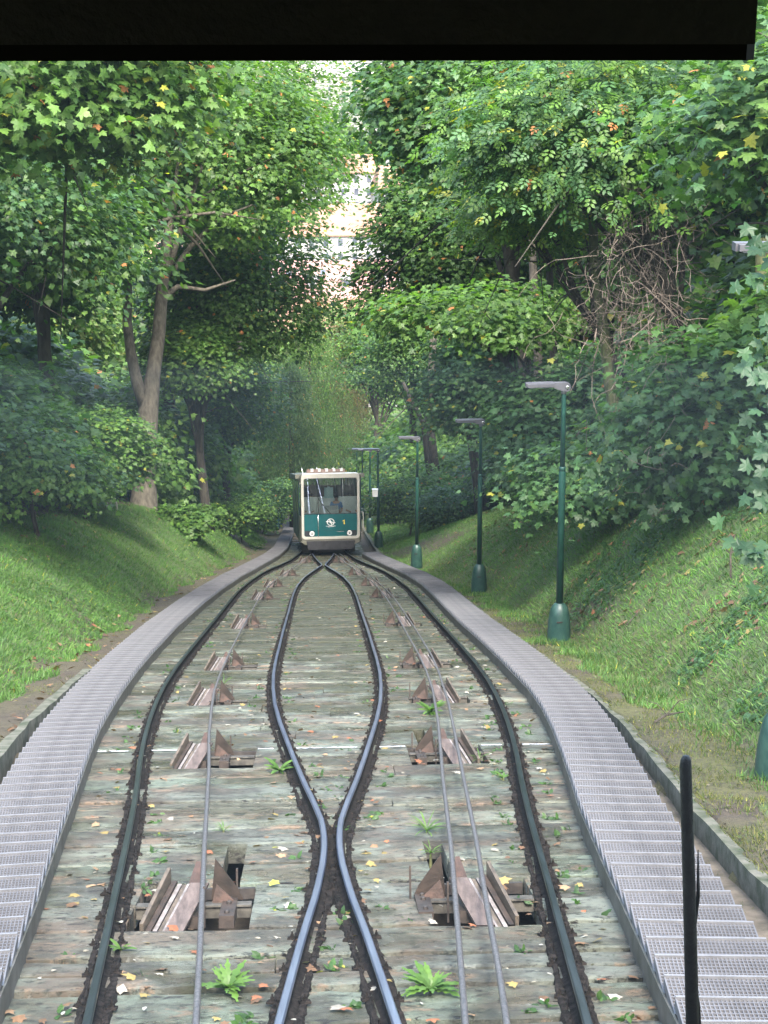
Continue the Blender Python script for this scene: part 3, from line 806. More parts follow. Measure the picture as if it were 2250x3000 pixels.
    m = MB()
    m.add([(x+.545, -.0165, z+1.35) for x, z in [(-.01, 0), (.03, 0), (.03, .19), (0, .19), (-.055, .155), (-.055, .12), (-.01, .14)]], [tuple(range(7))]); m.build('fleet_number', M['yellow'], tp)
    m = MB(); m.add([(.20, -.0165, 1.045), (.40, -.0165, 1.02), (.60, -.0165, 1.045), (.40, -.0165, 1.06)], [(0, 1, 2, 3)]); m.build('winged_badge', M['silver'], tp)
    m = MB(); m.tube([(-.51, -.03, .80), (-.51, -.05, 1.0), (-.51, -.05, 1.78)], .016, 8); m.build('front_pipe', M['silver'], t, True)
    # window glass, seal, wiper
    m = MB(); P = rrect(1.10, 1.80, 3.35, .08, 5); m.prism(P, .02, .028, XZ); m.build('windscreen', M['carglass'], t)
    m = MB(); m.box(-1.09, 1.09, -.015, .02, 1.795, 1.825); m.build('window_seal', M['black'], t)
    wp = MB(); wp.tube([(-.50, -.03, 1.85), (-.50, -.03, 3.15)], .014, 6); w1 = wp.build('wiper_blade', M['black'], t)
    wp = MB(); wp.tube([(.02, -.03, 1.80), (-.36, -.04, 2.25), (-.50, -.035, 2.5)], .012, 6); wp.build('wiper_arm', M['black'], t)
    # cabin inside
    m = MB(); m.box(-1.15, 1.15, .98, 1.02, .62, 2.24); ptn = m.build('cab_partition', M['white'], t)
    for x in (-.50, .52):
        m = MB(); m.box(x-.03, x+.03, .96, 1.04, 2.24, 3.38); m.build('cab_post', M['black'], t)
    for x in (-1.0, -.38, .66, .30):
        m = MB(); m.tube([(x, 1.7, .9), (x+.02, 1.7, 2.2), (x-.10, 1.75, 3.3)], .018, 8); m.build('grab_pole', M['silver'], t, True)
    m = MB(); m.box(-1.15, 1.15, 2.6, 2.65, .0, 3.0); sh(m).build('inner_screen', M['interior'], t)
    m = MB(); m.prism([(.12, 1.55), (.45, 1.55), (.45, 2.02), (.12, 1.94)], -.36, .34, Matrix(((0,0,1,0),(1,0,0,0),(0,1,0,0),(0,0,0,1)))); m.build('control_desk', M['white'], t)
    m = MB(); m.box(-.21, .16, .94, .95, 2.2, 2.66); m.box(-.08, .03, .93, .94, 2.64, 2.70); m.build('notice_sheet', M['notice'], t)
    # bogies
    for yb in (1.6, 9.6):
        m = MB(); m.box(-.95, .95, yb-1.1, yb+1.1, .30, .50); bg_ = sh(m).build('bogie', M['undercar'], t)
        for sg in (-1, 1):
            for yy in (-.8, .8):
                m = MB(); m.lathe([(.05, -.06), (.26, -.06), (.30, -.03), (.30, -.02), (.26, 0), (.26, .05), (.05, .05)], 20, Matrix.Translation((sg*.75, yb+yy, .30-(yb+yy)*sl)) @ Matrix.Rotation(math.pi/2, 4, 'Y')); m.build('wheel', M['dark_steel'], bg_)
    m = MB(); m.box(-.55, .55, .15, .45, .12, .36); m.build('track_brake', M['black'], t)
    # rear wall
    m = MB(); m.box(-1.18, 1.18, L-.05, L, .7, 1.8); sh(m).build('rear_panel', M['teal'], t)
    m = MB(); m.box(-1.1, 1.1, L-.03, L-.02, 1.8, 3.35); sh(m).build('rear_window', M['carglass'], t)
    # mirror and handrail on the right corner
    m = MB(); m.tube([(1.24, .0, 1.86), (1.33, -.03, 1.86), (1.33, -.03, 1.0), (1.24, 0, .98)], .018, 8); m.build('grab_rail', M['cream'], t, True)
    return t
def glass_mat(name, tintc, gl, rough=.03):
    m, n, p, o = new_mat(name); n.nodes.remove(p)
    tr = n.nodes.new('ShaderNodeBsdfTransparent'); tr.inputs[0].default_value = (*tintc, 1)
    g = n.nodes.new('ShaderNodeBsdfGlossy'); g.inputs['Roughness'].default_value = rough
    fr = n.nodes.new('ShaderNodeFresnel'); fr.inputs[0].default_value = 1.5
    ad = n.nodes.new('ShaderNodeMath'); ad.operation = 'ADD'; ad.inputs[1].default_value = gl; n.links.new(fr.outputs[0], ad.inputs[0])
    mx = n.nodes.new('ShaderNodeMixShader'); n.links.new(ad.outputs[0], mx.inputs[0]); n.links.new(tr.outputs[0], mx.inputs[1]); n.links.new(g.outputs[0], mx.inputs[2])
    n.links.new(mx.outputs[0], o.inputs[0]); return m
M['carglass'] = glass_mat('car_window_glass', (.85, .90, .88), .02)
M['roof_unit'] = simple('brown_roof_unit', (.22, .15, .13), (.32, .24, .20), 6, .8, 0, .1)
CAR = build_car()

# people inside the car: one continuous skinned body, clothes as children
def skin_body(name, J, Ed, mat, parent=None, loc=None, sub=2):
    me = bpy.data.meshes.new(name); me.from_pydata([j[:3] for j in J], Ed, []); me.update()
    o = bpy.data.objects.new(name, me); COL.objects.link(o)
    sk = o.modifiers.new('skin', 'SKIN'); ss = o.modifiers.new('sub', 'SUBSURF'); ss.levels = ss.render_levels = sub
    for i, j in enumerate(J):
        me.skin_vertices[0].data[i].radius = (j[3], j[4] if len(j) > 4 else j[3])
    me.skin_vertices[0].data[0].use_root = True
    dg = bpy.context.evaluated_depsgraph_get(); ev = o.evaluated_get(dg)
    m2 = bpy.data.meshes.new_from_object(ev); o.modifiers.clear(); o.data = m2
    m2.materials.clear(); m2.materials.append(mat)
    m2.polygons.foreach_set('use_smooth', np.ones(len(m2.polygons), bool))
    if parent is not None: o.parent = parent
    if loc is not None: o.location = loc
    return o
def person(label, loc, rz, top, seated=True, group=None):
    # facing -y, hip at origin height .0
    J = [(0, 0, 0, .13, .11), (0, .01, .18, .13, .10), (0, .01, .36, .15, .11), (0, .0, .48, .12, .09), (0, -.01, .56, .055), (0, -.03, .62, .07, .075), (0, -.035, .70, .080, .095), (0, -.02, .77, .068, .08), (0, -.01, .81, .035, .04),
         (.17, 0, .46, .055), (.24, -.05, .24, .042), (.20, -.26, .14, .034), (.15, -.38, .15, .024), (.14, -.44, .15, .026, .016),
         (-.17, 0, .46, .055), (-.24, -.05, .24, .042), (-.20, -.26, .14, .034), (-.15, -.38, .15, .024), (-.14, -.44, .15, .026, .016)]
    E_ = [(0, 1), (1, 2), (2, 3), (3, 4), (4, 5), (5, 6), (6, 7), (7, 8), (3, 9), (9, 10), (10, 11), (11, 12), (12, 13), (3, 14), (14, 15), (15, 16), (16, 17), (17, 18)]
    b = len(J)
    if seated: J += [(.10, -.08, -.02, .09), (.12, -.42, 0, .065), (.12, -.45, -.42, .045), (.12, -.58, -.46, .035), (-.10, -.08, -.02, .09), (-.12, -.42, 0, .065), (-.12, -.45, -.42, .045), (-.12, -.58, -.46, .035)]
    else: J += [(.10, 0, -.08, .09), (.11, 0, -.46, .062), (.11, .02, -.86, .045), (.11, -.12, -.90, .035), (-.10, 0, -.08, .09), (-.11, 0, -.46, .062), (-.11, .02, -.86, .045), (-.11, -.12, -.90, .035)]
    E_ += [(0, b), (b, b+1), (b+1, b+2), (b+2, b+3), (0, b+4), (b+4, b+5), (b+5, b+6), (b+6, b+7)]
    # fingers and thumb
    for sx, hnd in ((1, 13), (-1, 18)):
        hx, hy, hz = J[hnd][:3]
        for q, (dx, ln) in enumerate(((-.022, .06), (-.008, .072), (.008, .068), (.021, .052))):
            i = len(J); J += [(hx+dx, hy-.04, hz, .008), (hx+dx, hy-.04-ln*.6, hz-.012, .0075), (hx+dx, hy-.04-ln*.8, hz-.035, .006)]
            E_ += [(hnd, i), (i, i+1), (i+1, i+2)]
        i = len(J); J += [(hx-sx*.04, hy-.01, hz, .010), (hx-sx*.055, hy-.045, hz-.015, .008)]; E_ += [(hnd, i), (i, i+1)]
    o = skin_body('person', J, E_, M['skin'], loc=loc)
    o.rotation_euler = (0, 0, rz); tag(o, label, 'person', group)
    Js = [(x, y, z, *[r_+.016 for r_ in rr]) for x, y, z, *rr in (J[0:4]+[J[9], J[10], J[14], J[15]])]; Js[3] = (0, 0, .475, .135, .105)
    skin_body('shirt', Js, [(0, 1), (1, 2), (2, 3), (3, 4), (4, 5), (3, 6), (6, 7)], top, o)
    Jt = [(0, .005, 0, .145, .125)]+[(x, y, z, r_[0]+.014) for x, y, z, *r_ in (J[b], J[b+1], J[b+2], J[b+4], J[b+5], J[b+6])]
    skin_body('trousers', Jt, [(0, 1), (1, 2), (2, 3), (0, 4), (4, 5), (5, 6)], M['dark_cloth'], o)
    hm = MB(); hm.lathe([(.086, .70), (.092, .74), (.084, .79), (.055, .825), (.02, .838)], 14, Matrix.Translation((0, -.012, 0)) @ Matrix.Scale(1.15, 4, (0, 1, 0))); hm.build('hair', M['hair'], o, True)
    for sx in (-1, 1):
        e = MB(); e.lathe([(.004, -.012), (.014, -.006), (.014, .006), (.004, .012)], 8, Matrix.Translation((sx*.032, -.128, .715)) @ Matrix.Rotation(math.pi/2, 4, 'X')); e.build('eye', M['hair'], o, True)
        e = MB(); e.lathe([(.004, -.006), (.024, 0), (.004, .008)], 8, Matrix.Translation((sx*.084, -.03, .70)) @ Matrix.Rotation(math.pi/2, 4, 'Y') @ Matrix.Scale(1.5, 4, (0, 1, 0))); e.build('ear', M['skin'], o, True)
    e = MB(); e.add([(-.012, -.118, .735), (.012, -.118, .735), (.016, -.122, .675), (-.016, -.122, .675), (0, -.148, .68)], [(0, 1, 4), (1, 2, 4), (2, 3, 4), (3, 0, 4)]); e.build('nose', M['skin'], o)
    e = MB(); e.box(-.022, .022, -.122, -.112, .644, .650); e.build('mouth', M['red_cloth'], o)
    return o
base = W(.32, 67.6, float(NS(67.6)))
person('driver in a light blue shirt behind the front window of the cable car', base+Vector((.24, .72, 1.60)), 0, M['shirt'])
person('standing passenger in red at the right of the cable car window', base+Vector((.80, 1.30, 1.50)), .3, M['red_cloth'], False)
person('standing passenger in dark clothes at the left of the cable car window', base+Vector((-.80, 1.30, 1.50)), -.2, M['dark_cloth'], False)

# ------------------------------------------------------------------ own cabin: header, pane and wiper close in front
def own_cabin():
    s0 = 1.30
    t = thing('cabin_front', 'black window header with windscreen and wiper of the cabin one looks out from', 'cabin window', (CAMP.x, CAMP.y+s0, CAMP.z))
    # pitch of view: header edge sits just over the line of sight
    ang = lambda y: math.tan(PIT+math.atan((y-1500)/4800))      # below the horizon
    zt = -s0*ang(178)
    xr = s0*math.tan(PSI+math.atan((2221-1125)/4800*1.0))/1.0
    xr = s0*(1.0*math.sin(PSI)+((2221-1125)/4800)*math.cos(PSI))/(math.cos(PSI)*1.0-((2221-1125)/4800)*math.sin(PSI))*1.0/ (math.cos(PIT)*1.0) * math.cos(PIT)
    # (solve along the real ray)
    d = _f+_r*((2221-1125)/4800)+_u*((1500-100)/4800); xr = d.x/d.y*s0
    dl = _f+_r*((-700-1125)/4800)+_u*((1500-100)/4800); xl = dl.x/dl.y*s0
    m = MB(); m.bev(xl, xr, 0, .07, zt, zt+.5, .008); m.build('header_beam', M['black_frame'], t)
    m = MB(); m.box(xl, xr-.004, -.008, 0, zt+.012, zt+.045); m.build('header_trim', M['rubber'], t)
    m = MB(); m.box(-1.35, 1.35, -2.6, .10, zt+.52, zt+.57); m.build('cabin_roof', M['black_frame'], t)
    m = MB(); m.box(-1.35, 1.35, -2.6, -2.55, -1.6, zt+.5); m.build('cabin_rear_wall', M['dark_cloth'], t)
    for sg in (-1, 1):
        m = MB(); m.box(sg*1.35-.02, sg*1.35+.02, -2.6, .0, -1.6, -.45); m.box(sg*1.35-.02, sg*1.35+.02, -2.6, .0, zt+.2, zt+.5); m.build('cabin_side', M['dark_cloth'], t)
    m = MB(); m.box(xl-.05, xr+.7, .075, .081, -1.35, zt+.5); m.build('windscreen', M['pane_veiled'], t)
    # wiper outside the pane
    sw = s0+.11
    def at(px, py): d = _f+_r*((px-1125)/4800)+_u*((1500-py)/4800); return Vector((d.x/d.y*sw, sw-s0, d.z/d.y*sw))
    top, bot = at(2010, 2215), at(2030, 3060)
    R = 19/4800*sw/.97
    m = MB()
    P = [top+Vector((0, 0, .0)), top+Vector((0, 0, -.004)), top+Vector((0, 0, -.01)), bot*0+top+(bot-top)*.45, top+(bot-top)*.5, bot]
    m.tube(P, [R*.55, R*.9, R*1.0, R*1.12, R*1.12, R*1.2], 12); wb = m.build('wiper_blade', M['rubber'], t, True)
    m = MB(); k = top+(bot-top)*.47; m.tube([k+Vector((R*1.0, 0, .05)), k+Vector((R*1.5, 0, -.0)), k+Vector((R*1.2, 0, -.06))], [R*.1, R*.35, R*.1], 8); m.build('wiper_joint', M['rubber'], wb, True)
    m = MB(); m.tube([top+(bot-top)*.80+Vector((R*.9, .004, 0)), top+(bot-top)*.86+Vector((R*1.35, .004, 0)), bot+Vector((R*1.6, .004, 0))], R*.22, 6); m.build('wiper_spine', M['rubber'], wb, True)
def veiled_pane():
    m, n, p, o = new_mat('windscreen_painted_reflection'); n.nodes.remove(p)
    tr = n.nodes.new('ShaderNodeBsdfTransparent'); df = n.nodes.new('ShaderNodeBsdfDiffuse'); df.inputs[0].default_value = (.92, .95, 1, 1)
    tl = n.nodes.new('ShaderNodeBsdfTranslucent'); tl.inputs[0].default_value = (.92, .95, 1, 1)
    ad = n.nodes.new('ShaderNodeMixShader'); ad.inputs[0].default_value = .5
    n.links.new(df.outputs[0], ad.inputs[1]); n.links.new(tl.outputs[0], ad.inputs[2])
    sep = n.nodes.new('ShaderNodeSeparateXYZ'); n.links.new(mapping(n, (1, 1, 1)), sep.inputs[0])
    # glass reflection and haze painted as a pale diffuse veil, uneven, thinning downwards
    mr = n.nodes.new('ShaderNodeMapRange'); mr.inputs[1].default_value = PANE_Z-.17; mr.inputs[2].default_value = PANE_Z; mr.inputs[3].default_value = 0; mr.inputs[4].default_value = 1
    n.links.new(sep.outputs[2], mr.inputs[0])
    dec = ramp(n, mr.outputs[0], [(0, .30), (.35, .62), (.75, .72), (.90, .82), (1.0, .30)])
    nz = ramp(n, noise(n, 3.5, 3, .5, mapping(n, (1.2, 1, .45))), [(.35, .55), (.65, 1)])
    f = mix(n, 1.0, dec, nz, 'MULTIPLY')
    mu = n.nodes.new('ShaderNodeMath'); mu.operation = 'MULTIPLY'; mu.inputs[1].default_value = REFL_VEIL; n.links.new(f, mu.inputs[0])
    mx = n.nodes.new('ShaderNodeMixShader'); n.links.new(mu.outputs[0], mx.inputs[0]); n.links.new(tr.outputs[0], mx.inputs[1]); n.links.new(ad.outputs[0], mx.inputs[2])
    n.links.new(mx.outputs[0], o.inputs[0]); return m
_d = _f+_u*((1500-1035)/4800); PANE_Z = _d.z/_d.y*1.375; REFL_VEIL = .043  # strength of the painted reflection and overall haze on the pane
M['pane_veiled'] = veiled_pane()
own_cabin()

# ------------------------------------------------------------------ foliage
def fan(P, cup=-.12):
    """leaf outline -> triangle fan with centre vertex"""
    P = np.array(P, float); c = np.array([0, .35])
    V = np.vstack([[c[0], c[1]], P]); r2 = ((V-c)**2).sum(1)
    V = np.column_stack([V, cup*r2*2]); n = len(P)
    return V, np.array([(0, i+1, (i+1) % n+1) for i in range(n)])
MAPLE = fan([(0, .03), (.24, -.04), (.50, -.08), (.36, .16), (.62, .42), (.50, .50), (.25, .46), (.27, .68), (.12, .78), (.0, 1.0), (-.12, .78), (-.27, .68), (-.25, .46), (-.50, .50), (-.62, .42), (-.36, .16), (-.50, -.08), (-.24, -.04)])
LOBED = fan([(0, 0), (.46, .02), (.34, .25), (.44, .55), (.18, .58), (0, 1.0), (-.18, .58), (-.44, .55), (-.34, .25), (-.46, .02)])
OVAL = fan([(0, 0), (.24, .28), (.22, .65), (0, 1.0), (-.22, .65), (-.24, .28)], -.2)
QUAD = (np.array([(0, 0, 0), (.38, .42, -.10), (0, 1, -.05), (-.38, .42, -.10)]), np.array([(0, 1, 3), (1, 2, 3)]))
NEEDLE = (np.array([(-.05, 0, 0), (.05, 0, 0), (0, 1, -.25)]), np.array([(0, 1, 2)]))
# grid of a three-leaflet spray for pinnate leaves
def multi(tmpl, placements):
    Vs, Fs, b = [], [], 0
    for (x, y, ang, sc) in placements:
        V, F = tmpl; c, s_ = math.cos(ang), math.sin(ang)
        W_ = V.copy()*sc; X = W_[:, 0]*c-W_[:, 1]*s_+x; Y = W_[:, 0]*s_+W_[:, 1]*c+y
        Vs.append(np.column_stack([X, Y, W_[:, 2]-.15*(y*y)])); Fs.append(F+b); b += len(V)
    return np.vstack(Vs), np.vstack(Fs)
PINN = multi(OVAL, [(0, .72, 0, .42), (.02, .55, -1.0, .40), (-.02, .55, 1.0, .40), (.02, .30, -1.1, .40), (-.02, .30, 1.1, .40)])

def unit(v): return v/np.maximum(np.linalg.norm(v, axis=-1, keepdims=True), 1e-9)
def place_leaves(P, Nrm, Tip, size, tmpl, tint):
    V0, F0 = tmpl
    Nrm = unit(Nrm); Tip = unit(Tip-(Tip*Nrm).sum(1, keepdims=True)*Nrm); Sd = np.cross(Tip, Nrm)
    sz = size[:, None, None]
    V = P[:, None, :]+sz*(V0[None, :, 0:1]*Sd[:, None, :]+V0[None, :, 1:2]*Tip[:, None, :]+V0[None, :, 2:3]*Nrm[:, None, :])
    m, k = len(P), len(V0)
    F = (F0[None]+(np.arange(m)*k)[:, None, None]).reshape(-1, 3)
    return V.reshape(-1, 3), F, np.repeat(tint, k, axis=0)
def tints(r, m, pal, cl=None, yellow=.015, orange=.004):
    pal = np.array(pal); t = pal[r.integers(0, len(pal), m)]*(r.uniform(.78, 1.25, (m, 1)))
    if cl is not None: t = t*cl[:, None]
    q = r.random(m)
    t[q < yellow+orange] = np.array([.30, .30, .04]); t[q < orange] = np.array([.42, .17, .06])
    return t
PAL_MAPLE = [(.066, .138, .026), (.082, .160, .032), (.098, .175, .036), (.055, .118, .026)]
PAL_LIGHT = [(.10, .19, .035), (.085, .17, .03), (.12, .21, .045)]
PAL_BLUE = [(.048, .112, .038), (.060, .135, .046), (.078, .155, .060)]
PAL_DARK = [(.050, .110, .025), (.060, .130, .03), (.042, .095, .028)]
PAL_CON = [(.05, .09, .025), (.07, .12, .035), (.09, .14, .045)]
PAL_BROWN = [(.13, .085, .035), (.16, .11, .05), (.08, .085, .03), (.10, .12, .04)]
PAL_YEL = [(.16, .24, .035), (.20, .27, .05), (.11, .20, .03)]

def crown_arrays(r, R, nl, size, tmpl, pal, K=16, flat=.30, cs=.45, per=26, up=.8, droop=.15, yellow=.015, orange=.004, fill=.25, lobe_r=.40):
    R = np.array(R, float)
    ld = unit(r.normal(size=(K, 3))); ld[:, 2] = np.abs(ld[:, 2])*1.0-.35*r.random(K); ld = unit(ld)
    # spread lobes
    lc = ld*R*(.60+.12*r.random((K, 1))); lr = lobe_r*(.75+.5*r.random(K))
    nc = max(1, nl//per)
    li = r.integers(0, K, nc); d = unit(r.normal(size=(nc, 3)))
    rad = np.where(r.random(nc) < fill, r.random(nc)**.5, .82+.22*r.random(nc))
    C = lc[li]+d*R*(lr[li]*rad)[:, None]
    out = unit(C/R+d*.6)
    m = nc*per; ci = np.repeat(np.arange(nc), per)
    off = r.normal(size=(m, 3))*np.array([cs, cs, cs*flat])
    P = C[ci]+off
    P[:, 2] -= droop*np.abs(off[:, 0]**2+off[:, 1]**2)/cs
    Nrm = np.array([0, 0, up])+out[ci]*.55+r.normal(size=(m, 3))*.38
    Tip = out[ci]+off/cs*.5+np.array([0, 0, -.35])+r.normal(size=(m, 3))*.4
    cl = (.72+.56*r.random(nc))[ci]
    tn = tints(r, m, pal, cl, yellow, orange)
    return place_leaves(P, Nrm, Tip, size*(.7+.6*r.random(m)), tmpl, tn), lc

def branches(mb, base, mid, ends, r0, r, k=9, wob=.12, split=True):
    """trunk base->mid then limbs to ends (all local)"""
    base, mid = Vector(base), Vector(mid); n = 7; P = []; R = []
    for i in range(n+1):
        q = i/n; p = base.lerp(mid, q)+Vector((r.normal()*wob*q, r.normal()*wob*q, 0))*(.6 if 0 < i else 0)
        P.append(p); R.append(r0*(1.35 if i == 0 else 1.0-.55*q))
    mb.tube(P, R, k)
    for j, e in enumerate(ends):
        e = Vector(e); st = P[max(2, int(n*(.45+.55*r.random())))]
        q_ = []; rr = []
        for i in range(6):
            q = i/5; p = st.lerp(e, q); p.z += .12*(e-st).length*math.sin(q*math.pi)*.6; p += Vector(r.normal(size=3))*wob*.7*q
            q_.append(p); rr.append(max(.012, r0*.42*(1-q)**1.1+.012))
        mb.tube(q_, rr, 6, cap=False)
        for b_ in range(3):
            s_ = q_[2+b_ % 3]; e2 = s_+Vector(r.normal(size=3))*.28*(e-st).length; mb.tube([s_, s_.lerp(e2, .5)+Vector((0, 0, .05)), e2], [r0*.13+.008, r0*.08+.006, .006], 5, cap=False)
LEAFN = [0]
def tree(label, c, R, nl, size, tmpl, pal, name='deciduous_tree', bark='bark', base=None, r0=.22, seed=1, group=None, cat='tree', trunk=True, limbs=8, **kw):
    """c: (px,py,Z) of the crown centre, R: crown radii in metres"""
    r = np.random.default_rng(seed*101+7)
    C = PX(*c) if len(c) == 3 and not isinstance(c, Vector) else c
    if base is None: bx, by = C.x+r.uniform(-.5, .5), C.y+r.uniform(-.5, .5)
    else: bx, by = base
    if cat in ('bush', 'shrub'): C = Vector((C.x, C.y, min(C.z, gz(C.x, C.y)+R[2]*.85)))
    root = thing(name, label, cat, (bx, by, gz(bx, by)-.1), group=group)
    off = np.array([C.x-bx, C.y-by, C.z-root.location.z])
    (V, F, T), lc = crown_arrays(r, R, nl, size, tmpl, pal, **kw)
    LEAFN[0] += len(F)
    mesh_obj('crown', V+off, F, M['leaf'], root, False, T)
    if trunk:
        mb = MB(); top = off+np.array([0, 0, R[2]*.25])
        ends = [off+lc[i]*1.15 for i in range(min(limbs, len(lc)))]
        branches(mb, (0, 0, 0), tuple(top), [tuple(e) for e in ends], r0, r)
        mb.build('trunk', M[bark], root, True)
    return root

# --- left side
tree('broad maple overhanging the upper left corner, bright sunlit leaves with orange tips', (-190, 290, 29), (5.3, 5.2, 4.3), 46000, .165, MAPLE, PAL_MAPLE+PAL_LIGHT, 'maple_tree', r0=.30, seed=1, K=30, cs=.40, per=24, yellow=.04, orange=.012, fill=.35, base=(-9.5, 30), lobe_r=.34)
tree('maple behind the overhanging one, darker leaves at the left photo edge', (-60, 640, 44), (3.9, 4.0, 4.2), 24000, .17, LOBED, PAL_MAPLE+PAL_BLUE, 'maple_tree', r0=.24, seed=2, K=20, yellow=.01, base=(-8.6, 43))
tree('fine leaved tree arching over the gap from the left, pale branches', (800, 470, 78), (4.6, 5, 7.0), 36000, .19, QUAD, PAL_LIGHT+PAL_MAPLE, 'deciduous_tree', bark='bark_pale', r0=.25, seed=4, K=22, orange=.012, base=(-5.5, 80))
tree('dark tree with black trunk right behind the twin trunked one', (690, 830, 68), (4.0, 4, 5.0), 30000, .20, QUAD, PAL_MAPLE, 'deciduous_tree', r0=.36, seed=5, K=20, base=(-6.3, 68), orange=.006)
# --- twin trunk tree, drawn limb by limb
def twin_tree():
    r = np.random.default_rng(44)
    Z = 59.; B = PX(420, 1484, Z); B.z = gz(B.x, B.y)-.15
    root = thing('twin_trunk_tree', 'big tree with twin pale trunks on the crest of the left bank', 'tree', B)
    L = lambda px, py, dz=0: tuple(PX(px, py, Z+dz)-B)
    C = np.array(L(590, 470, 3.0)); (V, F, T), lc = crown_arrays(r, (5.4, 4.5, 5.4), 38000, .19, LOBED, PAL_MAPLE+PAL_LIGHT, K=24, yellow=.01, orange=.01)
    mesh_obj('crown', V+C, F, M['leaf'], root, False, T)
    mb = MB()
    mb.tube([(0, 0, -.3), (0, 0, .05), L(424, 1400), L(430, 1300), L(436, 1180), L(448, 1100), L(465, 980), L(474, 860), L(490, 700), L(520, 520), L(560, 380)], [.62, .52, .40, .37, .36, .27, .24, .22, .18, .12, .05], 14)
    mb.tube([L(428, 1200), L(404, 1130, -.2), L(384, 1040, -.3), L(372, 940, -.3), L(376, 840, -.3), L(340, 690), L(290, 520)], [.25, .22, .19, .17, .14, .10, .04], 10)
    mb.tube([L(482, 760), L(500, 860, .3), L(520, 930, .6), L(470, 1000, .5)][:1]+[L(500, 800, .5), L(560, 720, 1), L(640, 640, 1), L(740, 600, 1)], [.15, .13, .10, .07, .03], 8)
    mb.tube([L(470, 880), L(500, 960, .6), L(512, 1100, 1)][:1]+[L(520, 840, .4), L(600, 850, 1), L(690, 820, 1)], [.12, .10, .07, .03], 8)
    mb.tube([L(474, 860), L(540, 640), L(600, 460), L(650, 300)], [.12, .10, .07, .03], 8)
    for k in range(10):
        a = r.uniform(250, 900); b = r.uniform(200, 850); mb.tube([L(500, 640), L((500+a)/2, (640+b)/2-20, r.uniform(-2, 2)), L(a, b, r.uniform(-3, 3))], [.08, .05, .015], 6, cap=False)
    mb.build('trunk', M['bark_pale'], root, True)
twin_tree()
mb = MB(); Bk = PX(497, 1440, 70); Bk.z = gz(Bk.x, Bk.y)
rt = thing('old_trunk', 'nearly black bare trunk just right of the twin trunks', 'tree', Bk)
L_ = lambda px, py: tuple(PX(px, py, 70)-Bk)
mb.tube([(0, 0, -.2), L_(488, 1350), L_(485, 1250), L_(495, 1150), L_(505, 1080), L_(500, 980)], [.40, .33, .30, .30, .22, .15], 10); mb.build('trunk', M['dark_bark'] if 'dark_bark' in M else M['bark'], rt, True)

# shrubs along the left crest
tree('pale leaved shrub filling the left photo edge above the bank', (60, 1260, 36), (1.9, 1.8, 1.7), 9500, .13, LOBED, PAL_MAPLE+PAL_LIGHT, 'leafy_shrub', cat='shrub', r0=.06, seed=21, K=12, cs=.25, fill=.4)
tree('shrub with hanging branch tips left of the twin trunks', (290, 1290, 46), (1.7, 1.5, 1.9), 9500, .13, LOBED, PAL_MAPLE+PAL_LIGHT, 'leafy_shrub', cat='shrub', r0=.06, seed=22, K=12, cs=.25, fill=.4)
tree('taller dull green shrub behind the left crest, below the maple', (170, 1060, 48), (2.6, 2.2, 2.0), 12000, .15, QUAD, PAL_MAPLE+PAL_DARK, 'leafy_shrub', cat='shrub', r0=.08, seed=23, K=14, cs=.3, fill=.4)
tree('bright green bush at the foot of the twin trunks', (555, 1440, 57), (1.15, .9, .75), 2600, .17, LOBED, PAL_LIGHT+PAL_MAPLE, 'leafy_bush', cat='bush', r0=.03, seed=24, K=9, cs=.2, fill=.5)
tree('thick bush between the twin trunks and the cable car, lowest row', (690, 1450, 70), (1.7, 1.4, 1.2), 5200, .14, QUAD, PAL_LIGHT+PAL_MAPLE, 'leafy_bush', cat='bush', r0=.04, seed=25, K=12, cs=.22, fill=.5)
tree('rounded bush against the fence just left of the cable car', (790, 1440, 84), (1.5, 1.5, 1.7), 5200, .14, QUAD, PAL_LIGHT+PAL_BLUE, 'leafy_bush', cat='bush', r0=.04, seed=26, K=12, cs=.22, fill=.5)
tree('dark middle height tree behind the bushes, left of the yew', (660, 1210, 74), (2.9, 2.5, 3.2), 15000, .16, QUAD, PAL_DARK+PAL_MAPLE, seed=27, K=16, cs=.35, fill=.4)
tree('soft green tree above the left bushes, between twin trunks and yew', (560, 1080, 64), (2.3, 2.0, 2.3), 9000, .17, LOBED, PAL_MAPLE, seed=28, K=14, cs=.35, fill=.4)
# drooping evergreens near the gap
def evergreen(label, c, Rr, H, nl, pal, seed, name='yew_tree'):
    r = np.random.default_rng(seed); C = PX(*c); bx, by = C.x, C.y
    root = thing(name, label, 'tree', (bx, by, gz(bx, by)-.1)); zt = C.z-root.location.z
    nc = nl//30; q = r.random(nc)**.7; a = r.uniform(0, 6.283, nc)
    rr = Rr*(q*.9+.08)*(.7+.4*r.random(nc))*(1+.25*np.sin(a*5+seed))
    Cc = np.stack([rr*np.cos(a), rr*np.sin(a), zt-q*H], -1)
    ci = np.repeat(np.arange(nc), 30); off = r.normal(size=(nc*30, 3))*np.array([.28, .28, .22]); off[:, 2] -= .5*np.abs(off[:, 0])+.2*r.random(nc*30)
    P = Cc[ci]+off; out = unit(Cc[ci]-np.array([0, 0, zt-H*.5])); m = len(P)
    V, F, T = place_leaves(P, out+r.normal(size=(m, 3))*.6, out*.5+np.array([0, 0, -.9])+r.normal(size=(m, 3))*.4, .17*(.7+.6*r.random(m)), (np.array([(-.13, 0, 0), (.13, 0, 0), (0, 1, -.1)]), np.array([(0, 1, 2)])), tints(r, m, pal, (.7+.6*r.random(nc))[ci], .01, .01))
    mesh_obj('crown', V, F, M['leaf'], root, False, T)
    mb = MB(); mb.tube([(0, 0, 0), (0, 0, zt*.5), (0, 0, zt-.2)], [.2, .15, .03], 8); mb.build('trunk', M['bark'], root, True)
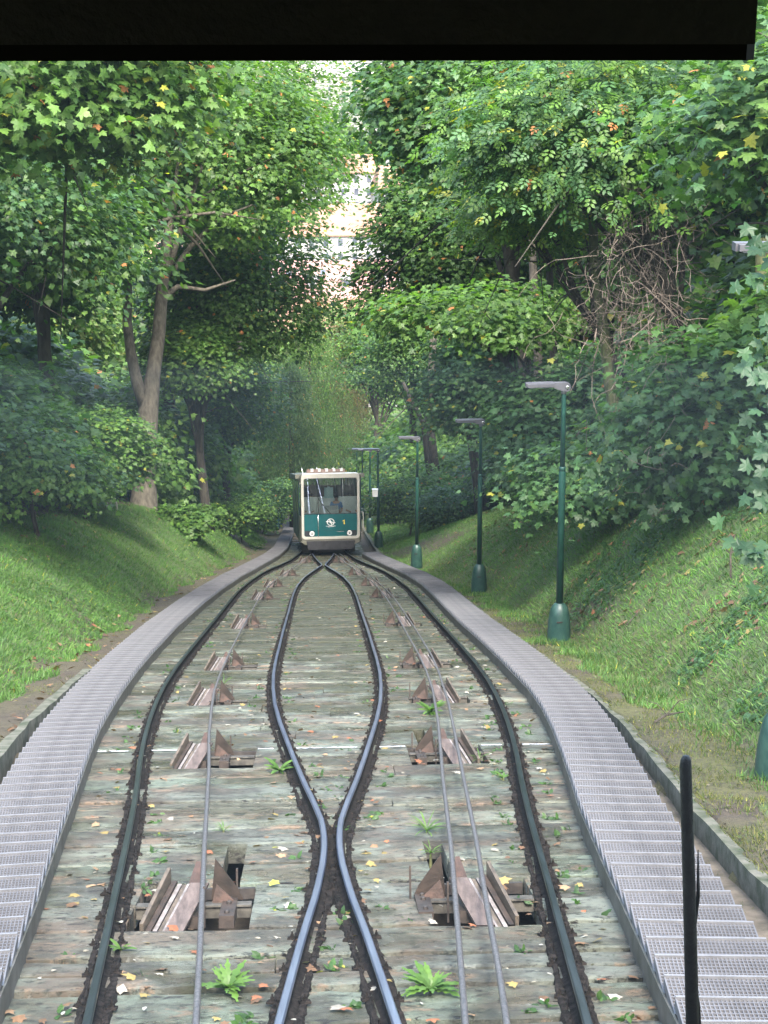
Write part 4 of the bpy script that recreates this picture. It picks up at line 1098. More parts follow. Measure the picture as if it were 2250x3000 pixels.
evergreen('dark drooping yew close to the left of the cable car', (850, 1060, 88), 2.7, 6.6, 34000, PAL_CON, 31)
evergreen('dull green conifer above the roof of the cable car', (905, 880, 108), 3.4, 10.5, 42000, PAL_CON+PAL_LIGHT, 32, 'conifer_tree')
evergreen('conifer with browned branches right above the cable car', (1000, 940, 124), 3.0, 10, 36000, PAL_BROWN, 33, 'conifer_tree')

# --- right side
tree('big maple whose crown closes the gap from the right', (1410, 400, 52), (4.3, 4.2, 4.6), 38000, .20, LOBED, PAL_MAPLE+PAL_BLUE, 'maple_tree', r0=.28, seed=41, K=24, cs=.45, base=(7.4, 52), yellow=.01, orange=.006)
tree('maple right of the gap, leaning over the houses far below', (1310, 820, 66), (3.8, 3.6, 4.8), 32000, .19, LOBED, PAL_MAPLE+PAL_DARK, 'maple_tree', r0=.26, seed=42, K=22, cs=.42, base=(6.8, 67), yellow=.01, orange=.006)
tree('maple with a bright layered spray above the tallest lamp post', (1370, 930, 42), (2.7, 2.0, 1.2), 5200, .15, MAPLE, PAL_LIGHT+PAL_MAPLE, 'maple_tree', r0=.12, seed=43, K=12, cs=.42, flat=.15, base=(7.6, 43), fill=.15, lobe_r=.30, yellow=.01)
tree('ash tree with long pinnate leaves hanging in light sprays at upper right', (1740, 420, 31), (2.6, 2.4, 2.3), 8500, .28, PINN, PAL_LIGHT+PAL_BLUE, 'ash_tree', r0=.14, seed=44, K=16, cs=.35, per=12, base=(8.6, 33), yellow=.03)
tree('ash sprays half lit, lower than the first ash and left of the vines', (1560, 640, 34), (1.5, 1.4, 1.0), 2200, .28, PINN, PAL_LIGHT+PAL_YEL, 'ash_tree', r0=.09, seed=45, K=9, cs=.35, per=12, base=(7.8, 35), yellow=.04)
tree('maple with blue green leaves in the upper right corner', (2240, 390, 21), (1.9, 1.8, 1.6), 5500, .15, MAPLE, PAL_BLUE+PAL_MAPLE, 'maple_tree', r0=.16, seed=46, K=14, cs=.35, per=14, base=(8.2, 22), yellow=.02)
tree('maple understorey sweeping down to the right bank behind the tallest lamp', (1760, 1260, 41), (2.6, 2.2, 2.1), 18000, .15, MAPLE, PAL_BLUE, 'maple_tree', r0=.12, seed=47, K=18, cs=.36, per=16, flat=.25, base=(7.6, 39), fill=.4)
tree('maple understorey at the right photo edge, hanging low over the bank', (2140, 1290, 27), (1.9, 2.0, 2.1), 12000, .145, MAPLE, PAL_BLUE+PAL_DARK, 'maple_tree', r0=.12, seed=48, K=18, cs=.34, per=16, flat=.25, base=(8.6, 28), fill=.4)
tree('dark maple beside the second lamp post, filling the bank top', (1480, 1180, 58), (3.1, 2.4, 3.2), 24000, .165, LOBED, PAL_BLUE+PAL_DARK, 'maple_tree', r0=.15, seed=49, K=18, cs=.36, base=(7.8, 58), fill=.4)
tree('light green bush behind the third lamp post', (1230, 1370, 74), (2.1, 1.8, 1.7), 8500, .15, QUAD, PAL_LIGHT+PAL_MAPLE, 'leafy_bush', cat='bush', r0=.05, seed=50, K=14, cs=.28, fill=.45)
tree('deep green bush right of the cable car, behind three lamp posts', (1120, 1440, 92), (1.9, 1.8, 1.9), 8000, .14, QUAD, PAL_DARK+PAL_MAPLE, 'leafy_bush', cat='bush', r0=.05, seed=51, K=14, cs=.28, fill=.45)
tree('dark bush low on the saddle of the right bank', (1350, 1450, 72), (1.9, 1.6, 1.1), 7000, .15, QUAD, PAL_DARK+PAL_BLUE, 'leafy_bush', cat='bush', r0=.05, seed=52, K=14, cs=.28, fill=.45)
tree('light crowned tree filling the view over the far lamp posts', (1110, 1090, 114), (3.2, 2.6, 4.2), 20000, .2, QUAD, PAL_LIGHT+PAL_MAPLE, seed=57, K=18, r0=.2)
tree('black stemmed tree behind the light green bush, crown over the far lamps', (1210, 1060, 90), (3.2, 2.8, 3.4), 22000, .17, QUAD, PAL_DARK+PAL_MAPLE, seed=53, K=18, r0=.3, base=(5.3, 92))
tree('undergrowth bush of yellowing leaves below the dead vines', (1850, 900, 34), (1.1, 1.0, 1.5), 2600, .14, MAPLE, PAL_YEL+PAL_BROWN+PAL_MAPLE, 'leafy_bush', cat='bush', seed=54, K=9, cs=.28, trunk=False, yellow=.1, orange=.06)
tree('leafy bush at the very foot of the right wood, above the fallen leaves', (1880, 1400, 33), (2.6, 1.6, .8), 8500, .14, MAPLE, PAL_BLUE+PAL_DARK, 'leafy_bush', cat='bush', r0=.03, seed=55, K=14, cs=.28, per=14, fill=.5)
# hanging tips at the right edge of the picture
def hanging_branch():
    r = np.random.default_rng(77); B = Vector((6.6, 10.5, 0)); B.z = gz(B.x, B.y)
    root = thing('maple_tree', 'young maple whose pale leaf tips hang in at the right photo edge', 'tree', B)
    P, N_, T_, S_ = [], [], [], []; mb = MB()
    mb.tube([(0, 0, -.2), (-.2, 0, 2.0), (-.3, .1, 4.5)], [.09, .07, .03], 8)
    for (px, py) in [(2235, 820), (2255, 960), (2225, 1090), (2262, 1160), (2240, 1280), (2265, 1330), (2235, 1480), (2262, 1610), (2210, 1605), (2270, 700), (2300, 1050), (2300, 1400)]:
        c = PX(px, py, 11.5)-B
        mb.tube([(-.25, .05, min(4.3, c.z+.3)), tuple(c*.6+Vector((-.1, 0, c.z*.4+.15))), tuple(c+Vector((.1, 0, .03)))], [.02, .012, .004], 5, cap=False)
        for k in range(9):
            P.append(np.array(c)+r.normal(size=3)*np.array([.09, .12, .06])); N_.append(np.array([-.2, -.8, .7])+r.normal(size=3)*.35); T_.append(np.array([-.8, -.1, -.5])+r.normal(size=3)*.5); S_.append(.115*r.uniform(.7, 1.15))
    V, F, T = place_leaves(np.array(P), np.array(N_), np.array(T_), np.array(S_), MAPLE, tints(r, len(P), [(.032, .078, .034), (.045, .10, .042)], None, .02, 0))
    mesh_obj('crown', V, F, M['leaf'], root, False, T); mb.build('trunk', M['bark'], root, True)
hanging_branch()
# leaning mossy trunk and bare dark trunks on the right
def stem(label, pts, rad, bark, name='leaning_trunk'):
    B = PX(*pts[0]); g_ = gz(B.x, B.y); B.z = min(B.z, g_+.1)
    t = thing(name, label, 'tree trunk', B); mb = MB()
    P = [(0, 0, -.2)]+[tuple(PX(*p)-B) for p in pts[1:]]; mb.tube(P, [rad*1.2]+[rad*(1-.5*i/len(P)) for i in range(1, len(P))], 10)
    mb.build('trunk', M[bark], t, True)
stem('slender mossy trunk leaning left above the tallest lamp', [(1890, 1470, 34), (1850, 1370, 33.5), (1815, 1270, 33), (1785, 1120, 33), (1772, 980, 33), (1755, 880, 33), (1740, 760, 33), (1735, 560, 33)], .15, 'bark_moss')
stem('straight dark trunk left of the leaning mossy one', [(1600, 1400, 48), (1580, 1150, 48), (1568, 900, 48), (1560, 760, 48), (1545, 500, 48)], .17, 'bark')
stem('second dark trunk close behind the straight one', [(1640, 1380, 54), (1625, 1100, 54), (1612, 850, 54), (1600, 600, 54)], .16, 'bark')
stem('bare black trunk seen over the third lamp post', [(1290, 1420, 78), (1262, 1280, 78), (1255, 1200, 78), (1262, 1120, 78), (1270, 980, 78)], .26, 'bark')
stem('forking branchy stem beside the bare black trunk', [(1275, 1400, 77), (1240, 1240, 77), (1205, 1170, 77), (1180, 1120, 77)], .13, 'bark')
stem('mossy trunk at the far right photo edge, under the corner maple', [(2245, 1350, 30), (2240, 1100, 30), (2235, 880, 30), (2232, 700, 30)], .19, 'bark_moss')
# dead vines
def vines():
    r = np.random.default_rng(5); mb = MB()
    for k in range(330):
        x0, y0 = r.normal(1870, 78), r.uniform(520, 1000); Zv = r.uniform(29, 32); P = []
        x, y = x0, y0; dx, dy = r.normal()*11, abs(r.normal())*14+6
        for i in range(9):
            P.append(PX(x, y, Zv+r.normal()*.12)); x += dx; y += dy; dx = dx*.75+r.normal()*12; dy = dy*.85+r.normal()*10
        rr = r.uniform(.003, .010); mb.tube(P, [rr*(1-.07*i) for i in range(9)], 4, cap=False)
    for k in range(40):
        x, y = r.normal(1980, 60), r.uniform(1000, 1450); Zv = r.uniform(25, 27); dx, dy = r.normal()*10, r.normal()*14; P = []
        for i in range(7): P.append(PX(x, y, Zv)); x += dx; y += dy; dx = dx*.8+r.normal()*9; dy = dy*.8+r.normal()*9
        mb.tube(P, .004, 4, cap=False)
    o = mb.build('dead_vines', M['twig']); tag(o, 'tangle of brown dead vines hanging in the right wood', 'vines', kind='stuff')
vines()
for lb, pts, rad in (('thin dead twig lying curved on the right bank', [(1835, 1850, 24), (1850, 1825, 24), (1875, 1822, 24), (1900, 1850, 24)], .014),
                     ('bare little sapling standing on the right bank near the photo edge', [(2140, 1720, 21), (2138, 1660, 21), (2150, 1610, 21)], .014),
                     ('dark stick lying on the moss beside the right kerb', [(1915, 2165, 16.6), (1950, 2145, 16.8), (2000, 2130, 17)], .012)):
    P = [PX(*p) for p in pts]
    if 'sapling' not in lb:
        P = [Vector((p.x, p.y, gz(p.x, p.y)+.03+.05*(i in (1, 2)))) for i, p in enumerate(P)]
    else: P[0].z = gz(P[0].x, P[0].y)-.05; P[1].z = P[0].z+.35; P[2].z = P[0].z+.6
    mb = MB(); mb.tube(P, [rad, rad, rad*.6, rad*.4][:len(P)], 6)
    if len(P) == 3:
        mb.tube([P[1], P[1]+Vector((.12, 0, .15)), P[1]+Vector((.25, 0, .18))], [rad*.6, rad*.4, .003], 5); mb.tube([P[1], P[1]+Vector((-.1, 0, .12)), P[1]+Vector((-.2, .05, .14))], [rad*.5, rad*.4, .003], 5)
    o = mb.build('twig', M['bark']); tag(o, lb, 'twig')

# --- the wood behind, copies of three source trees
def wood():
    src = []
    for k, (pal, nl) in enumerate(((PAL_DARK+PAL_MAPLE, 15000), ([(.12, .21, .05), (.15, .24, .06), (.10, .18, .045), (.16, .20, .07)], 15000), (PAL_MAPLE+PAL_BLUE, 15000))):
        r = np.random.default_rng(900+k); (V, F, T), lc = crown_arrays(r, (4, 4, 5), nl, .27, QUAD, pal, K=22, cs=.5, per=22, fill=.3, orange=.003)
        root = thing('forest_tree', '', 'tree', (0, 0, 0)); V = V+np.array([0, 0, 8.5])
        mesh_obj('crown', V, F, M['leaf'], root, False, T)
        mb = MB(); branches(mb, (0, 0, 0), (0, 0, 9.5), [tuple(l+np.array([0, 0, 8.5])) for l in lc[:8]], .26, r); mb.build('trunk', M['bark'], root, True)
        src.append(root)
    used = [False]*3; r = random.Random(12)
    bs = []
    for k, pal in enumerate((PAL_DARK+PAL_MAPLE, PAL_LIGHT+PAL_MAPLE)):
        rb = np.random.default_rng(700+k); (V, F, T), lc = crown_arrays(rb, (2, 1.8, 1.9), 4200, .19, LOBED, pal, K=14, cs=.3, per=20, fill=.4)
        root = thing('undergrowth_bush', '', 'bush', (0, 0, 0)); mesh_obj('crown', V+np.array([0, 0, 1.5]), F, M['leaf'], root, False, T)
        mb = MB(); branches(mb, (0, 0, 0), (0, 0, 1.6), [tuple(l*.9+np.array([0, 0, 1.5])) for l in lc[:5]], .05, rb); mb.build('stem', M['bark'], root); bs.append(root)
    bused = [False]*2
    for sg in (-1, 1):
        for row, (x0, st, sc) in enumerate(((8.6, 3.1, 1.0), (11.5, 4.2, 1.55), (15.5, 6, 2.1))):
            y = 24 if sg < 0 else 19
            while y < 112:
                k = r.choice([0, 1]); o = bs[k] if not bused[k] else dup(bs[k]); bused[k] = True
                x = sg*(x0-(.04*(y-60) if y > 60 else 0)+r.uniform(-.5, .5)); q = sc*r.uniform(.8, 1.25)
                o.location = (x, y, gz(x, y)-.25); o.rotation_euler = (0, 0, r.uniform(0, 6.28)); o.scale = (q, q, q)
                o['label'], o['group'] = ('undergrowth bush among the trunks of the left wood', 'undergrowth of the left wood') if sg < 0 else ('undergrowth bush among the trunks of the right wood', 'undergrowth of the right wood')
                y += st*r.uniform(.8, 1.2)
    spots = []
    # left wood
    for i, (x, y) in enumerate([(-11, 36), (-13, 47), (-9.5, 57), (-13, 64), (-16, 40), (-19, 52), (-14, 84), (-18, 72), (-13, 104), (-19, 95), (-24, 62), (-24, 82), (-8.5, 112), (-15, 122), (-22, 115)]): spots.append((x, y, 'L', r.uniform(.9, 1.25)))
    for i, (x, y) in enumerate([(11, 30), (12.5, 41), (11, 50), (15, 34), (16, 46), (11, 62), (15, 60), (20, 54), (14, 84), (19, 72), (9.5, 96), (14, 106), (20, 92), (24, 66), (9, 116), (15, 124), (22, 114)]): spots.append((x, y, 'R', r.uniform(.9, 1.25)))
    for i, (x, y) in enumerate([(-6, 138), (-1, 150), (4, 142), (9, 140), (-10, 150), (13, 152), (1, 172), (7, 175), (-6, 180), (-14, 172), (18, 172), (-3, 160), (3, 158), (-2, 192), (3, 196)]): spots.append((x, y, 'C', r.uniform(.9, 1.1)))
    for sg, pts in ((-1, [(-7.4, 62, 1.3), (-6.6, 67, 1.3), (-6.2, 72, 1.2), (-5.6, 77, 1.1), (-8, 70, 1.7), (-6.8, 80, 1.6), (-5.4, 88, 1.3), (-7.5, 90, 1.8), (-5.0, 98, 1.5), (-9, 78, 2.0)]),
                    (1, [(6.2, 84, 1.3), (5.4, 92, 1.3), (4.9, 101, 1.4), (6.4, 108, 1.7), (4.6, 118, 1.5), (7.4, 97, 1.8), (6.6, 78, 1.2), (8.2, 88, 1.9), (6, 128, 1.9), (2.5, 132, 1.7), (-3, 130, 1.8)])):
        for x, y, q in pts:
            o = dup(bs[1]); o.location = (x, y, gz(x, y)-.25); o.rotation_euler = (0, 0, r.uniform(0, 6.28)); o.scale = (q, q, q*1.15)
            o['label'], o['group'] = ('undergrowth bush among the trunks of the left wood', 'undergrowth of the left wood') if sg < 0 else ('undergrowth bush among the trunks of the right wood', 'undergrowth of the right wood')
    LB = {'L': ('tall leafy tree in the dense wood behind the left bank', 'trees of the wood behind the left bank'),
          'R': ('tall leafy tree in the dense wood behind the right bank', 'trees of the wood behind the right bank'),
          'C': ('hazy light green tree down the hill beyond the cable car', 'trees down the hill beyond the cable car')}
    for i, (x, y, w_, sc) in enumerate(spots):
        k = {'L': r.choice([0, 0, 1]), 'R': r.choice([0, 2, 2]), 'C': 1}[w_]
        if y > 68: k = 1  # paler leaves beyond here: light of the open clearing put into their colour
        o = src[k] if not used[k] else dup(src[k]); used[k] = True
        o['label'], o['group'] = LB[w_]
        o.location = (x, y, gz(x, y)-.2); o.rotation_euler = (0, 0, r.uniform(0, 6.28)); o.scale = (sc, sc, sc*r.uniform(.95, 1.2))
wood()

# ------------------------------------------------------------------ grass, ivy and litter on the banks
def scatter(name, n, xr, yr, tmpl, sz, pal, mat, lab, cat, seed, cond, upv=1.0, flat=False, yellow=.01, dens_p=1.6, tipup=1.0, lift=0):
    r = np.random.default_rng(seed)
    q = r.random(n*3); Y = yr[0]+(yr[1]-yr[0])*q**dens_p; X = r.uniform(xr[0], xr[1], n*3)
    s = Y/CA_; L = X < 0; ft = np.where(L, footL(s), footR(s)); t = np.abs(X)-ft
    keep = cond(X, s, t, r); X, Y, s = X[keep][:n], Y[keep][:n], s[keep][:n]
    h = zb(Y)+hgt(X, s)/CA_+.03*vnoise(X, Y, 11, 6)
    m = len(X); P = np.stack([X, Y, h+lift-.005], -1)
    e = .1; gx = (hgt(X+e, s)-hgt(X-e, s))/(2*e)
    nb = unit(np.stack([-gx, np.full(m, TA_), np.ones(m)], -1))
    if flat: Nn = nb+r.normal(size=(m, 3))*.25; Tp = r.normal(size=(m, 3))
    else: Tp = nb*tipup+np.array([0, 0, .4])+r.normal(size=(m, 3))*.45; Nn = r.normal(size=(m, 3))
    cl = .85+.25*np.clip(vnoise(X*2, Y*2, seed+1, 1.3), -1, 1)
    V, F, T = place_leaves(P, Nn, Tp, sz*(.6+.8*r.random(m)), tmpl, tints(r, m, pal, cl, yellow, 0))
    o = mesh_obj(name, V, F, mat, None, False, T); tag(o, lab, cat, kind='stuff'); return o
BLADE = (np.array([(-.075, 0, 0), (.075, 0, 0), (0, 1, .25)]), np.array([(0, 1, 2)]))
PG = [(.065, .155, .028), (.08, .18, .034), (.10, .185, .038), (.052, .13, .03)]
def gcond(seed, tmax=3.6, thr=.55):
    def f(X, s, t, r):
        bare = vnoise(X*1.0, s*CA_*.5+X*1.2, 21, 1.1)
        return (t > np.where(X < 0, -.12, -.5)+.25*vnoise(X, s, 43, 2.5)) & (t < tmax) & (r.random(len(X)) > np.clip((bare-thr)*1.4, 0, .93)) & (r.random(len(X)) > np.clip((t-2.5)*.8, 0, .8))
    return f
scatter('bank_grass', 150000, (-8.5, -2.6), (15, 95), BLADE, .095, PG, M['grass'], 'green grass covering the left bank', 'grass', 61, gcond(1))
scatter('bank_grass', 150000, (2.4, 8.5), (9, 95), BLADE, .09, PG, M['grass'], 'green grass covering the right bank', 'grass', 62, gcond(2))
scatter('ground_ivy', 11000, (3.2, 7.5), (10, 30), OVAL, .085, PAL_BLUE+[(.07, .15, .06)], M['leaf'], 'low leafy ground cover on the near right bank', 'ground cover', 63, lambda X, s, t, r: (t > .1) & (t < 3) & (vnoise(X, s, 33, 1.2) > .0), flat=True, lift=.06)
scatter('ground_clover', 9000, (-7.5, -3.6), (15, 36), OVAL, .07, PAL_LIGHT+PG, M['leaf'], 'low leafy ground cover on the near left bank', 'ground cover', 64, lambda X, s, t, r: (t > -.1) & (t < 2.2) & (vnoise(X, s, 35, 1.2) > .0), flat=True, lift=.05)
PL = [(.20, .075, .035), (.15, .085, .045), (.22, .14, .08), (.20, .15, .05), (.10, .055, .03)]
scatter('fallen_leaves', 1500, (3.2, 8), (12, 60), LOBED, .11, PL, M['litter'], 'brown fallen leaves on the right bank', 'fallen leaves', 65, lambda X, s, t, r: (t > .3) & ((vnoise(X, s, 37, .8) > .25) | (r.random(len(X)) < .15)), flat=True, lift=.05)
scatter('fallen_leaves', 900, (-8, -2.8), (14, 80), LOBED, .10, PL, M['litter'], 'brown fallen leaves on the left bank', 'fallen leaves', 66, lambda X, s, t, r: (t < .2) | (t > 1.6), flat=True, lift=.05)
PM = [(.10, .11, .02), (.07, .09, .02), (.12, .115, .03), (.05, .085, .02)]
scatter('verge_moss', 42000, (2.2, 4.8), (8, 60), BLADE, .045, PM, M['grass'], 'yellowish moss and low weeds on the right verge', 'moss', 67, lambda X, s, t, r: (t > -1.3) & (t < .3) & (np.abs(X) > wiR(s)+WW+.12) & (vnoise(X, s, 51, 3) > -.55))
scatter('verge_moss', 16000, (-4.6, -2.4), (12, 70), BLADE, .035, PM, M['grass'], 'moss and low weeds on the brown left verge', 'moss', 68, lambda X, s, t, r: (t > -1.1) & (t < .3) & (np.abs(X) > wiL(s)+WW+.12) & (vnoise(X, s, 52, 3) > .1))
scatter('verge_litter', 5000, (-4.6, 4.8), (8, 60), OVAL, .035, [(.10, .08, .06), (.05, .035, .025), (.14, .12, .09)], M['litter'], 'crumbled brown litter on both verges', 'debris', 69, lambda X, s, t, r: (t > -1.2) & (t < .2) & (np.abs(X) > np.where(X < 0, wiL(s), wiR(s))+WW+.1), flat=True, lift=.012)
# litter and small weeds on the planks
def bed_scatter(name, n, tmpl, sz, pal, mat, lab, cat, seed, mode):
    r = np.random.default_rng(seed); s = 6.5+60*r.random(n)**1.5
    fs = [(neg(uo_t), .3), (uo_t, .3), (neg(ui_t), .3), (ui_t, .3)]
    k = r.integers(0, 4, n); u = np.zeros(n)
    for i, (f, _) in enumerate(fs):
        mk = k == i; u[mk] = f(s[mk])
    if mode == 'leaf':
        rnd = r.random(n); u = np.where(rnd < .55, u+r.choice([-1, 1], n)*(.12+np.abs(r.normal(0, .13, n))), r.uniform(-1, 1, n)*(wiR(s)-.05))
    else: u = u+r.choice([-1, 1], n)*(.14+np.abs(r.normal(0, .07, n)))
    if mode == 'weed': per = 9; s = np.repeat(s, per); u = np.repeat(u, per)+r.normal(0, .02, n*per); s = s+r.normal(0, .02, n*per)
    m = len(s); P = np.stack([u, s, NS(s)+(.014 if mode == 'leaf' else .0)], -1)
    if mode == 'leaf': Nn = np.array([0, 0, 1.])+r.normal(size=(m, 3))*.22; Tp = r.normal(size=(m, 3))
    else: Nn = np.array([0, -.2, 1.])+r.normal(size=(m, 3))*.5; Tp = r.normal(size=(m, 3))*np.array([1, 1, .3])+np.array([0, 0, .8])
    V, F, T = place_leaves(P, Nn, Tp, sz*(.5+.9*r.random(m)), tmpl, tints(r, m, pal, None, .006, 0))
    o = mesh_obj(name, V, F, mat, None, False, T, rot=SL); tag(o, lab, cat, kind='stuff')
bed_scatter('fallen_leaves', 1100, LOBED, .062, PL+[(.25, .23, .19)], M['litter'], 'orange and brown fallen leaves on the track planks', 'fallen leaves', 71, 'leaf')
bed_scatter('plank_chips', 700, OVAL, .035, [(.26, .26, .23), (.2, .18, .14), (.05, .04, .03)], M['litter'], 'pale wood chips and crumbs on the track planks', 'debris', 72, 'leaf')
bed_scatter('small_weeds', 300, OVAL, .05, [(.05, .11, .03), (.065, .125, .04), (.04, .085, .03)], M['leaf'], 'small green weeds sprouting along the rails', 'weeds', 73, 'weed')

def weed(label, px, py, rad, n, kind='dandelion', seed=1, n0=0):
    r = np.random.default_rng(seed)
    # ground point
    d = _f*4800+_r*(px-1125)+_u*(1500-py); D_ = Vector((0, CA_, -SA_)); N_ = Vector((0, SA_, CA_))
    tt = (n0-2.46)/d.dot(N_); P0 = Vector(CAMP)+d*tt
    t = thing('weed_plant', label, 'weed', P0)
    mb_V, F_, b = [], [], 0; T = []
    for k in range(n):
        a = r.uniform(0, 6.28); ln = rad*r.uniform(.6, 1.15); wdt = ln*(.11 if kind == 'dandelion' else .045 if kind == 'grass' else .22); el = r.uniform(.6, 1.4)
        seg = 9; c = (.10, .19, .04) if r.random() < .5 else (.075, .155, .032)
        for i in range(seg+1):
            q = i/seg; x = ln*q*math.cos(el*(1-q*.6)); z = ln*(math.sin(el)*q-.55*q*q*(1.2-el*.5))
            ww = wdt*math.sin(math.pi*min(1, .12+q*.80))*(1.35 if (i % 2 and kind == 'dandelion') else .6)
            for sg in (-1, 1):
                mb_V.append((x*math.cos(a)-sg*ww*math.sin(a), x*math.sin(a)+sg*ww*math.cos(a), max(z, -.02)+.01)); T.append([c[0]*(.8+.4*q), c[1]*(.8+.4*q), c[2]])
        for i in range(seg): F_.append((b+2*i, b+2*i+1, b+2*i+3, b+2*i+2))
        b += 2*(seg+1)
    mesh_obj('leaves', mb_V, F_, M['leaf'], t, False, np.array(T))
    mb = MB(); mb.tube([(0, 0, -.1), (0, 0, .02)], [.012, .008], 6); mb.build('stem', M['bark_moss'], t)
weed('big dandelion clump at the bottom, left of the converging rails', 668, 2905, .155, 30, seed=1)
weed('big dandelion clump at the bottom, right of the converging rails', 1262, 2910, .165, 32, seed=2)
weed('tuft of long grassy leaves beside the near right pit', 1250, 2440, .17, 30, 'grass', 3)
weed('small two leaved weed by the left outer rail', 353, 2790, .09, 7, 'broad', 4)
weed('dock weed beside the left inner rail, below the white line', 818, 2262, .15, 16, 'broad', 5)
weed('leafy weed growing from the slot before the second right pit', 1262, 2090, .19, 26, 'broad', 6)
weed('little weed at the right end of the second right pit', 1405, 2228, .13, 16, 'grass', 7)
weed('low weed in the sunken slot left of the rails crossing', 655, 2440, .10, 20, 'grass', 8)
weed('weed inside the slot above the near right pit', 1262, 2505, .10, 22, 'grass', 9)
weed('pale weed below the right pair of cables, near the outer rail', 1475, 2285, .08, 8, 'broad', 10)
weed('dandelion in the gutter beside the left kerb', 130, 2045, .20, 18, 'dandelion', 11)
weed('weed tuft at the foot of the nearest lamp post', 2195, 2445, .17, 24, 'dandelion', 12)
weed('weed sprouting beside the single cable, third left pit', 655, 2010, .16, 14, 'grass', 13)
# white survey line and white cross painted on the planks
def painted(name, polys):
    m = MB()
    for P in polys: m.add([(x, y, .012) for x, y in P], [tuple(range(len(P)))])
    o = m.build(name, M['chalk'], rot=SL); tag(o, kind='structure')
def chalk():
    m, n, p, o = new_mat('worn_white_paint')
    f = ramp(n, noise(n, 14, 6, .75, mapping(n, (1, 1, 1))), [(.38, 0), (.55, 1)])
    p.inputs['Base Color'].default_value = (.5, .52, .54, 1); p.inputs['Roughness'].default_value = .8
    tr = n.nodes.new('ShaderNodeBsdfTransparent'); mx = n.nodes.new('ShaderNodeMixShader')
    n.links.new(f, mx.inputs[0]); n.links.new(tr.outputs[0], mx.inputs[1]); n.links.new(p.outputs[0], mx.inputs[2]); n.links.new(mx.outputs[0], o.inputs[0]); return m
M['chalk'] = chalk()
s_w = 16.27
painted('painted_line', [[(a, s_w-.03), (b, s_w-.03), (b, s_w+.03), (a, s_w+.03)] for a, b in ((-2.3, -1.98), (-1.76, -1.47), (-.70, -.55), (-.33, .28), (.5, .76), (1.52, 1.72), (1.93, 2.2))])
painted('painted_cross', [[(-.085, 7.38), (-.065, 7.36), (.085, 7.55), (.065, 7.57)], [(.085, 7.38), (.065, 7.36), (-.085, 7.55), (-.065, 7.57)]])

# ------------------------------------------------------------------ fences, stakes, handrail
def fence(label, pts, h, step, name='mesh_fence'):
    P = [Vector((x, y, gz(x, y)-.05)) for x, y in pts]
    t = thing(name, label, 'fence', P[0]); O = P[0]
    L_ = sum((b-a).length for a, b in zip(P[:-1], P[1:])); n = max(2, int(L_/step)); pos = []
    for i in range(n+1):
        d = L_*i/n
        for a, b in zip(P[:-1], P[1:]):
            l = (b-a).length
            if d <= l+1e-6: pos.append(a.lerp(b, d/l)); break
            d -= l
    for p in pos:
        m = MB(); m.tube([p-O, p-O+Vector((0, 0, h))], .03, 6); m.build('post', M['fence'], t)
    m = MB()
    for a, b in zip(pos[:-1], pos[1:]):
        for k in range(2, 11): z = Vector((0, 0, h*k/10.5)); m.tube([a-O+z, b-O+z], .006 if k not in (10,) else .02, 4, cap=False)
        for k in range(1, 8): q = a.lerp(b, k/8)-O; m.tube([q+Vector((0, 0, .15)), q+Vector((0, 0, h*.95))], .005, 4, cap=False)
    m.build('mesh_panel', M['fence'], t)
fence('green mesh fence along the crest of the left bank', [(-8.2, 34), (-7.9, 50), (-7.4, 60), (-6.2, 70), (-4.6, 78), (-2.9, 86)], 1.5, 2.4)
fence('green mesh fence on the slope far beyond the cable car', [(2.6, 104), (4.0, 118), (5.5, 134)], 1.6, 1.6)
fence('green railing beside the stairway left of the cable car', [(-2.45, 84), (-2.35, 90), (-2.3, 98)], 1.2, 2.0, 'stair_railing')
for i, (dx, lean, lb) in enumerate(((0, .03, 'bleached stake in the grass, leftmost of three by the twin trunks'), (.16, -.05, 'bleached stake in the grass, middle of three by the twin trunks'), (.34, -.16, 'leaning bleached stake, nearest of three to the twin trunks'))):
    p = PX(313, 1478, 52); x = p.x+dx; m = MB(); m.tube([(0, 0, -.1), (lean*.5, 0, .5), (lean, 0, 1.0)], .028, 6)
    o = m.build('wooden_stake', M['wood_stake'], loc=(x, p.y, gz(x, p.y))); tag(o, lb, 'stake', 'bleached stakes by the twin trunks')

